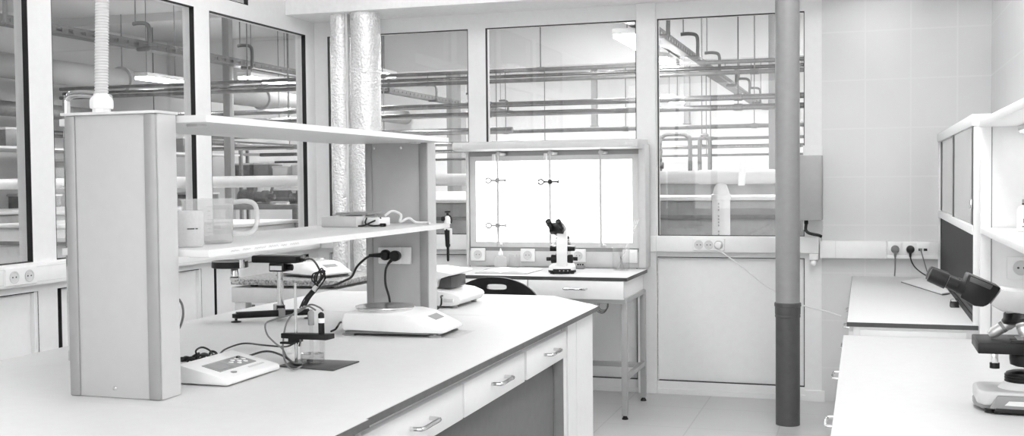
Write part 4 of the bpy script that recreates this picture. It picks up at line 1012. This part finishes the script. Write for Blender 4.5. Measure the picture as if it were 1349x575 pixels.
B().lathe((.507, 3.92, 1.0675), [(.028, 0), (.031, .003), (.031, .072), (.026, .082), (.014, .088), (.014, .094)], 28).obj('body', PLAST, rbv)
B().lathe((.507, 3.92, 1.160), [(.015, 0), (.016, .002), (.016, .011), (.014, .014)], 20).obj('cap', MIDG, rbv)
B().lathe((.507, 3.92, 1.156), [(.0155, 0), (.0165, .001), (.0165, .004), (.0155, .005)], 20).obj('cap_ring', BLACK, rbv)
b = B()
def mark(a, z, w, h):
    c = Vector((.507+.0312*math.cos(a), 3.92+.0312*math.sin(a), z)); n0 = len(b.bm.verts)
    b.box(-.0004, .0004, -w, w, -h, h); b.bm.verts.ensure_lookup_table()
    bmesh.ops.transform(b.bm, matrix=Matrix.Translation(c) @ Matrix.Rotation(a, 4, 'Z'), verts=b.bm.verts[n0:])
for (a, z, w, h) in ((-1.95, 1.110, .004, .0012), (-2.02, 1.104, .0012, .006), (-1.88, 1.103, .0012, .006), (-1.95, 1.098, .0015, .0015), (-1.80, 1.107, .003, .0012), (-2.05, 1.086, .004, .0015), (-1.85, 1.085, .004, .0015), (-1.66, 1.087, .004, .0015)): mark(a, z, w, h)
b.obj('label_marks', DARKG, rbv, 'small dark label symbols', smooth=False)
# ---- paper folder and little black clip on the far counter
pf = thing('paper_folder', 'white papers in a dark-edged folder on the far counter', 'folder', (.33, 5.75, .705))
B().prism([(.185, 6.02), (.345, 5.40), (.382, 5.46), (.382, 6.25), (.315, 6.29)], 2, .7055, .709).obj('cover', DARKG, pf, smooth=False)
B().prism([(.188, 6.02), (.343, 5.415), (.380, 5.47), (.380, 6.25), (.316, 6.285)], 2, .7085, .7125).obj('papers', PAPER, pf, smooth=False)
bc = thing('binder_clip', 'small black clip lying on the far counter beside the wall unit', 'clip', (.365, 4.93, .705))
B().prism([(4.90, .7055), (4.96, .7055), (4.935, .728), (4.925, .728)], 0, .345, .379, .001).obj('body', BLACK, bc)
B().tube([(.350, 4.93, .726), (.347, 4.915, .738), (.362, 4.905, .742), (.376, 4.915, .738), (.374, 4.93, .726)], .0016, 6).obj('wire_loop', CHROME, bc)

# ================================================================== factory hall beyond the glass
HX0, HX1, HY1, HZ = -11.5, 4.0, 24.0, 3.7
struct(B().box(HX0, XL-D, -2.5, HY1, -.12, -.02).box(XL-D, HX1, YB+.1, HY1, -.12, -.02).obj('floor_hall', HALLF, smooth=False), 'grey factory hall floor beyond the glass', 'floor')
struct(B().box(HX0, XL-.12, -2.5, HY1, HZ, HZ+.1).box(XL-.12, HX1, YB+.12, HY1, HZ, HZ+.1).obj('ceiling_hall', HALLC, smooth=False), 'grey factory hall ceiling', 'ceiling')
struct(B().box(HX0, HX1, HY1, HY1+.1, -.1, HZ).obj('wall_hall_back', HALLW, smooth=False), 'pale far wall of the factory hall', 'wall')
struct(B().box(HX0-.1, HX0, -2.5, HY1, -.1, HZ).obj('wall_hall_left', HALLL, smooth=False), 'grey left wall of the factory hall', 'wall')
struct(B().box(HX1, HX1+.1, YB+.1, HY1, -.1, HZ).obj('wall_hall_right', HALLW, smooth=False), 'right wall of the factory hall', 'wall')
struct(B().box(HX0, XL-.1, -2.6, -2.5, -.1, HZ).obj('wall_hall_front', HALLG, smooth=False), 'near wall of the factory hall', 'wall')
struct(B().box(XL-.12, HX1, YB+.1, YB+.14, CZ, HZ).box(XL-.12, XL-.1, -2.5, YB+.12, CZ, HZ).obj('wall_upper', HALLW, smooth=False), 'upper wall above the laboratory ceiling', 'wall')
struct(B().box(HX0, HX1, 16.5, 16.8, 3.02, HZ).obj('wall_hall_header', HALLC, smooth=False), 'deep ceiling downstand across the factory hall', 'wall')  # downstand added to hide the lamps that brighten the far wall
for k, y in enumerate((10.0, 13.6)):
    struct(B().box(HX0, HX1, y, y+.35, HZ-.12, HZ).obj('trim_%d' % (k+2), HALLC, smooth=False), 'ceiling beam of the factory hall', 'ceiling beam')
def cable_tray(label, x, z, y0, y1, w=.15):
    t = thing('cable_tray', label, 'cable tray', (x, (y0+y1)/2, z))
    b = B()
    for sx in (-1, 1):       # slotted side walls
        xx = x+sx*w/2
        b.box(xx-.004, xx+.004, y0, y1, z, z+.022).box(xx-.004, xx+.004, y0, y1, z+.058, z+.085)
        y = y0
        while y < y1:
            b.box(xx-.004, xx+.004, y, min(y1, y+.09), z+.0219, z+.0581); y += .17
    b.box(x-w/2, x+w/2, y0, y1, z, z+.004)
    b.obj('channel', TRAYM, t, smooth=False)
    for k in range(3): B().tube([(x-.04+k*.035, y0+.05, z+.03+.012*(k % 2)), (x-.035+k*.03, (y0+y1)/2, z+.035), (x-.04+k*.035, y1-.05, z+.03)], .012, 6, 4).obj('cable', DARKM, t)
    y = y0+.9
    while y < y1:
        h = B().tube([(x+.02, y, z-.012), (x+.16, y, z-.012), (x+.17, y, z+.05), (x+.17, y, z+.20), (x+.14, y, z+.255), (x+.05, y, z+.27), (x-.03, y, z+.265)], .022, 8, 4).obj('hanger', TRAYM, t)
        B().cyl((x, y, z+.25), (x, y, HZ), .008, n=8).obj('rod', GALV, h)
        y += 2.1
    return t
cable_tray('slotted cable tray running away behind the right back window', -2.06, 2.72, 8.2, 23.9)
cable_tray('slotted cable tray running away behind the left windows', -7.5, 2.72, 3.0, 23.9)
def hall_lamp(label, x, y, z, L=1.25, axis='y'):
    t = thing('hall_lamp', label, 'lamp', (x, y, z))
    def bx(b, w0, w1, l0, l1, a, c, bev=0): return b.box(x+w0, x+w1, y+l0, y+l1, a, c, bev) if axis == 'y' else b.box(x+l0, x+l1, y+w0, y+w1, a, c, bev)
    bx(B(), -.11, .11, -L/2, L/2, z+.03, z+.085, .01).obj('housing', LSTEEL, t)
    bx(B(), -.10, .10, -L/2+.03, L/2-.03, z, z+.03).obj('tube', HLAMP, t, 'glowing tube')
    for k in (-.35, .35):
        xx, yy = (x, y+k*L) if axis == 'y' else (x+k*L, y)
        B().cyl((xx, yy, z+.08), (xx, yy, HZ), .006, n=8).obj('hanger', GALV, t)
hall_lamp('long factory lamp at the mullion left of the right back window', -2.20, 11.1, 2.62)
hall_lamp('long factory lamp at the top left of the right back window', -2.24, 13.0, 2.61, .95)
hall_lamp('bright lamp hung below the tray behind the left window near the corner', -7.62, 13.2, 2.60)
hall_lamp('bright lamp low behind the left window by the conduit', -8.95, 12.7, 2.62, .9)
hall_lamp('small bright lamp just right of the foil-wrapped ducts', -6.3, 13.6, 2.70)
hall_lamp('distant lamp behind the middle back window, left', -8.0, 22.0, 2.62)
hall_lamp('distant lamp in the hall far behind the right back window', -3.2, 19.5, 2.62)
words = ('first', 'second', 'third', 'fourth', 'fifth', 'sixth')
for i, (x, ys) in enumerate(((-9.6, (3.0, 7.0, 18.4, 21.6)), (-6.4, (3.0, 6.6, 18.4, 21.6)), (-3.4, (9.0, 14.9, 18.4, 21.6)), (-.2, (9.0, 14.9, 18.4, 21.6)), (2.4, (9.0, 14.9, 18.4, 21.6)))):  # extra lamps added out of view to brighten the hall
    for j, y in enumerate(ys):
        hall_lamp('overhead factory lamp, %s row from the left, %s from the near end' % (words[i], words[j]), x, y, 3.58, 1.5)
def pipe_run(label, p0, p1, r, m_, clamps=()):
    t = thing('pipe_run', label, 'pipe', (Vector(p0)+Vector(p1))/2)
    p0, p1 = Vector(p0), Vector(p1)
    B().cyl(p0, p1, r, n=20).obj('pipe', m_, t)
    for f in clamps:
        c = p0.lerp(p1, f); d = (p1-p0).normalized()
        k = B().stack(c-d*.05, d, [(0, r+.001), (.004, r*1.25), (.096, r*1.25), (.1, r+.001)], 20).obj('coupling', m_, t)
        if (p1-p0).z == 0: B().cyl(c+Vector((0, 0, r)), (c.x, c.y, HZ), .008, n=8).obj('hanger', GALV, k)
    return t
pipe_run('upper pipe of the dark trio crossing high behind the back windows', (-10, 12, 2.50), (3.9, 12, 2.50), .022, GALV, (.2, .33, .47, .6))
pipe_run('middle pipe of the dark trio crossing high behind the back windows', (-10, 12.05, 2.44), (3.9, 12.05, 2.44), .020, PIPEM, (.25, .55))
pipe_run('lower pipe of the dark trio crossing high behind the back windows', (-10, 12, 2.385), (3.9, 12, 2.385), .024, GALV, (.3, .64))
pipe_run('shiny pipe with a clamp, upper of the close pair in the back windows', (-10, 13, 2.19), (3.9, 13, 2.19), .034, PIPEM, (.2, .40, .62))
pipe_run('shiny pipe with a clamp, lower of the close pair in the back windows', (-10, 13, 2.075), (3.9, 13, 2.075), .034, PIPEM, (.2, .40, .62))
pipe_run('thin far pipe below the shiny pair', (-10, 18, 2.09), (3.9, 18, 2.09), .035, GALV, (.3, .45, .6))
pipe_run('thin far pipe, second below the shiny pair', (-10, 18, 1.90), (3.9, 18, 1.90), .025, GALV, (.35, .55))
pipe_run('thin bright far pipe just above the white duct level', (-10, 17, 1.74), (3.9, 17, 1.74), .03, PIPEM, (.3, .55))
pipe_run('thin far pipe at the lowest level above the white duct', (-10, 17.5, 1.62), (3.9, 17.5, 1.62), .02, GALV, (.3, .55))
pipe_run('thick pale duct running away high at the far left of the hall', (-10.2, -2, 2.75), (-10.2, 23.9, 2.75), .16, HALLG, (.3, .45, .6, .75))
pipe_run('grey pipe under the thick pale duct at the far left', (-10.6, -2, 2.25), (-10.6, 23.9, 2.25), .10, GALV, (.35, .5, .65))
pipe_run('slim pipe running away at the far left, low', (-10.6, -2, 1.95), (-10.6, 23.9, 1.95), .05, PIPEM, (.35, .5, .65))
pipe_run('shiny pipe crossing behind the left windows at shelf height', (-9.75, 14.5, 1.95), (-4.6, 14.5, 1.95), .04, PIPEM, (.3, .6))
pipe_run('lower shiny pipe crossing behind the left windows at shelf height', (-9.75, 14.8, 1.78), (-4.6, 14.8, 1.78), .03, PIPEM, (.3, .6))
# big white plastic pipe with a tee
wpz = 1.262
pv = thing('plastic_pipe', 'big white plastic pipe with a vertical tee behind all windows', 'pipe', (-4, 8, wpz))
B().cyl((-9.6, 8, wpz), (3.5, 8, wpz), .047, n=32).obj('pipe', PVCW, pv)
B().cyl((-1.13, 8, wpz), (-.60, 8, wpz), .052, n=32).obj('sleeve', PVCW, pv)
tee = B().lathe((-.973, 8, 0), [(.064, -.02), (.064, 1.10), (.0695, 1.102), (.0695, 1.135), (.062, 1.140), (.045, 1.195), (.03, 1.22)], 32).obj('down_pipe', PVCW, pv)
b = B()
for i in range(13):
    if i in (4, 9): continue
    b.box(-.988, -.978, 7.9355, 7.9370, .80+i*.022, .814+i*.022)
b.obj('pipe_print', MIDG, tee, 'faint illegible print running up the pipe', smooth=False)
tag(B().prism([(-.845, 1.20), (-.80, 1.20), (-.785, 1.385), (-.835, 1.385)], 1, 7.925, 7.945).obj('plastic_strip', PLAST, smooth=False), 'white plastic strip in front of the big white pipe', 'strip')  # solid white strip in place of a bright reflection
# tanks, worktables and machines
def tank(label, x0, x1, y0, y1, z1, rim=.03, m_=TANKM, body=None):
    t = thing('process_tank', label, 'tank', ((x0+x1)/2, (y0+y1)/2, -.02))
    B().box(x0, x1, y0, y1, .10, z1-rim, .02).obj('body', m_, t)
    B().box(x0-.03, x1+.03, y0-.03, y1+.03, z1-rim, z1, .008).obj('rim', PVCW, t, 'pale rim')
    for x in (x0+.1, (x0+x1)/2, x1-.1):
        for y in (y0+.08, y1-.08): B().cyl((x, y, -.02), (x, y, .11), .03, n=12).obj('leg', GALV, t)
    B().box(x0, x1, y0-.035, y0-.0, z1-.17, z1-.14, .004).obj('ledge', GALV, t)
    return t
tank('long grey tank with a pale rim behind the right back window', -2.4, 1.6, 8.45, 9.3, 1.115)
tank('tall grey tank behind the big white pipe, right back window', -2.6, 2.2, 10.2, 11.6, 1.235, .02)
tank('grey tank with a pale rim behind the middle back window', -4.6, -2.8, 8.5, 9.4, 1.10)
tank('pale work table low behind the left window by the corner', -6.9, -4.72, 7.4, 8.6, .93, .03, HALLW)
tank('long grey tank behind the window at the left edge of the photo', -9.5, -7.2, 6.0, 8.5, 1.02)
tank('grey tank behind the conduit window', -9.5, -7.3, 9.2, 11.5, .98)
cv = thing('conveyor', 'pale conveyor with sloping chutes behind the left window near the corner', 'conveyor', (-5.6, 9.9, -.02))
B().prism([(9.0, .98), (9.0, 1.02), (11.2, 1.12), (11.2, 1.05)], 0, -6.6, -4.7, .004).obj('belt', LSTEEL, cv)
B().prism([(-6.2, 1.06), (-6.1, 1.12), (-5.0, .94), (-5.05, .90)], 1, 8.95, 9.15, .004).obj('chute', GALV, cv)
for x in (-6.5, -4.8):
    for y in (9.1, 11.0): B().box(x-.03, x+.03, y-.03, y+.03, -.02, 1.04).obj('leg', GALV, cv)
def pump(label, x, y, z, s=1):
    t = thing('motor_unit', label, 'motor', (x, y, z))
    B().stack((x-.38*s, y, z+.14*s), (1, 0, 0), [(0, .08*s), (.03*s, .13*s), (.34*s, .13*s), (.36*s, .10*s), (.5*s, .09*s), (.52*s, .12*s), (.62*s, .12*s), (.64*s, .05*s), (.76*s, .05*s)], 24).obj('body', DARKM, t)
    for k in range(8): B().stack((x+(-.32+k*.036)*s, y, z+.14*s), (1, 0, 0), [(0, .131*s), (.002, .145*s), (.012*s, .145*s), (.014*s, .131*s)], 24).obj('fin', DARKM, t)
    B().box(x-.18*s, x-.02*s, y-.08*s, y+.08*s, z+.25*s, z+.35*s, .01).obj('terminal_box', DARKM, t)
    B().box(x-.34*s, x+.34*s, y-.12*s, y+.12*s, z, z+.03*s, .005).obj('foot_plate', GALV, t)
    B().tube([(x+.3*s, y, z+.2*s), (x+.34*s, y, z+.36*s), (x+.24*s, y, z+.42*s), (x+.1*s, y, z+.40*s)], .03*s, 10, 5).obj('hose', GALV, t)
# stands for the motors
def pedestal(label, x0, x1, y0, y1, z1):
    t = thing('machine_stand', label, 'stand', ((x0+x1)/2, (y0+y1)/2, -.02))
    B().box(x0, x1, y0, y1, z1-.05, z1, .006).obj('top', GALV, t)
    for x in (x0+.05, x1-.05):
        for y in (y0+.05, y1-.05): B().box(x-.03, x+.03, y-.03, y+.03, -.02, z1-.05).obj('leg', GALV, t)
pedestal('steel stand under the dark motor with a hose, left window near the corner', -6.75, -5.05, 9.9, 10.4, 1.03)
cv.location.y += 2.2; cv.location.x += .3
pump('dark motor with a hose, left of the two behind the left window near the corner', -6.02, 10.15, 1.03, .55)
pump('dark motor with a hose, right of the two behind the left window near the corner', -5.48, 10.15, 1.03, .40)
pedestal('steel stand beyond the tanks behind the right back window', -3.0, -.9, 12.6, 13.3, 1.30)
pump('dark motor far behind the right back window, above the white pipe', -2.55, 12.95, 1.30, .8)
def hall_column(label, x, y, w):
    t = thing('hall_column', label, 'column', (x, y, -.02))
    B().box(x-w/2, x+w/2, y-w/2, y+w/2, 0, HZ, .01).obj('shaft', HALLG, t)
    B().box(x-w/2-.03, x+w/2+.03, y-w/2-.03, y+w/2+.03, -.02, .02).obj('base', GALV, t)
hall_column('slim grey steel post behind the left window, above the jugs', -7.68, 12.3, .10)
hall_column('slim grey steel post behind the left window, near the room corner', -6.56, 12.3, .09)
hall_column('broad grey steel column left of the light board hood', -7.55, 20.2, .30)
hall_column('slim pale post behind the right back window, beside the drain pipe', -1.14, 15.0, .11)
for x, w_ in ((-5.46, 'middle'), (-3.49, 'right')):
    t = thing('hanging_post', 'short grey post hanging from the hall ceiling, seen in the %s back window' % w_, 'post', (x, 23, 2.385))
    B().box(x-.06, x+.06, 22.94, 23.06, 2.40, HZ, .004).obj('shaft', HALLG, t)
    B().box(x-.08, x+.08, 22.92, 23.08, 2.385, 2.405, .002).obj('end_plate', GALV, t)
# bent pipes on the far wall of the right window
for k, (x, z, w) in enumerate(((-2.40, 1.46, .28), (-1.91, 1.44, .03))):
    tag(B().tube([(x, 13.6, -.02), (x, 13.6, 1.2), (x, 13.6, z+.25), (x+.03, 13.6, z+.31), (x+.09, 13.6, z+.34), (x+w, 13.6, z+.34), (x+w+.06, 13.6, z+.31), (x+w+.09, 13.6, z+.25), (x+w+.09, 13.6, 1.2), (x+w+.09, 13.6, -.02)], .026, 10, 4).obj('bent_pipe', GALV),
        ('wide bent steel pipe far behind the right back window', 'narrow bent steel pipe far behind the right back window')[k], 'pipe')
def rack(label, x0, x1, y0, y1, zs):
    t = thing('storage_rack', label, 'rack', ((x0+x1)/2, (y0+y1)/2, -.02))
    for x in (x0, x1):
        for y in (y0, y1): B().box(x-.025, x+.025, y-.025, y+.025, -.02, zs[-1]+.1).obj('post', GALV, t)
    for z in zs: B().box(x0, x1, y0, y1, z, z+.03).obj('shelf', LSTEEL, t)
    return t
rack('steel rack of shelves along the far left of the hall', -10.9, -9.9, 9.6, 16.2, (.4, .85, 1.3, 1.7))
rack('steel rack of shelves at the far back of the hall', -10.8, -9.2, 17.2, 17.9, (.4, .9, 1.35, 1.75))
rnd = random.Random(5)
bx_n = ['dark', 'pale', 'grey']
for k in range(10):
    y = 10.0+k*.62; z = (.88, 1.33, 1.73)[k % 3]; mm = (DARKM, LSTEEL, GALV)[k % 3]
    t = thing('storage_crate', '%s crate on the far left rack, %s along' % (bx_n[k % 3], ('nearest', 'second', 'third', 'fourth', 'fifth', 'sixth', 'seventh', 'eighth', 'ninth', 'furthest')[k]), 'crate', (-10.3, y, z))
    h = rnd.uniform(.16, .26)
    B().box(-10.6, -10.05, y-.17, y+.17, z+.0005, z+h, .012).obj('body', mm, t)
    B().box(-10.615, -10.035, y-.185, y+.185, z+h-.03, z+h, .006).obj('rim', LSTEEL, t)

for k in range(8):
    x = -10.55+(k % 4)*.38; z = (.93, 1.38)[k//4]; mm = (LSTEEL, DARKM, GALV, LSTEEL)[(k+k//4) % 4]
    t = thing('storage_crate', '%s crate from left, %s shelf of the rack at the hall back' % (('first', 'second', 'third', 'fourth')[k % 4], ('lower', 'upper')[k//4]), 'crate', (x, 17.55, z))
    h = rnd.uniform(.16, .28)
    B().box(x-.15, x+.15, 17.3, 17.8, z+.0005, z+h, .012).obj('body', mm, t)
    B().box(x-.16, x+.16, 17.29, 17.81, z+h-.03, z+h, .006).obj('rim', LSTEEL, t)
# ================================================================== world, colour management
w = bpy.data.worlds.new('world'); bpy.context.scene.world = w; w.use_nodes = True
w.node_tree.nodes['Background'].inputs[0].default_value = (.8, .8, .8, 1); w.node_tree.nodes['Background'].inputs[1].default_value = 3.4
pd = bpy.data.lights.new('window_portal', 'AREA'); pd.shape = 'RECTANGLE'; pd.size = FW[1]-FW[0]; pd.size_y = FW[3]-FW[2]; pd.cycles.is_portal = True  # portal for the added window opening
po = bpy.data.objects.new('window_portal', pd); COL.objects.link(po); po.location = ((FW[0]+FW[1])/2, Y0-.11, (FW[2]+FW[3])/2); po.rotation_euler = (R90, 0, 0)
sc_ = bpy.context.scene
sc_.view_settings.view_transform = 'Standard'; sc_.view_settings.look = 'None'
sc_.view_settings.gamma = 1; sc_.view_settings.use_curve_mapping = False
sc_.view_settings.exposure = 0.3
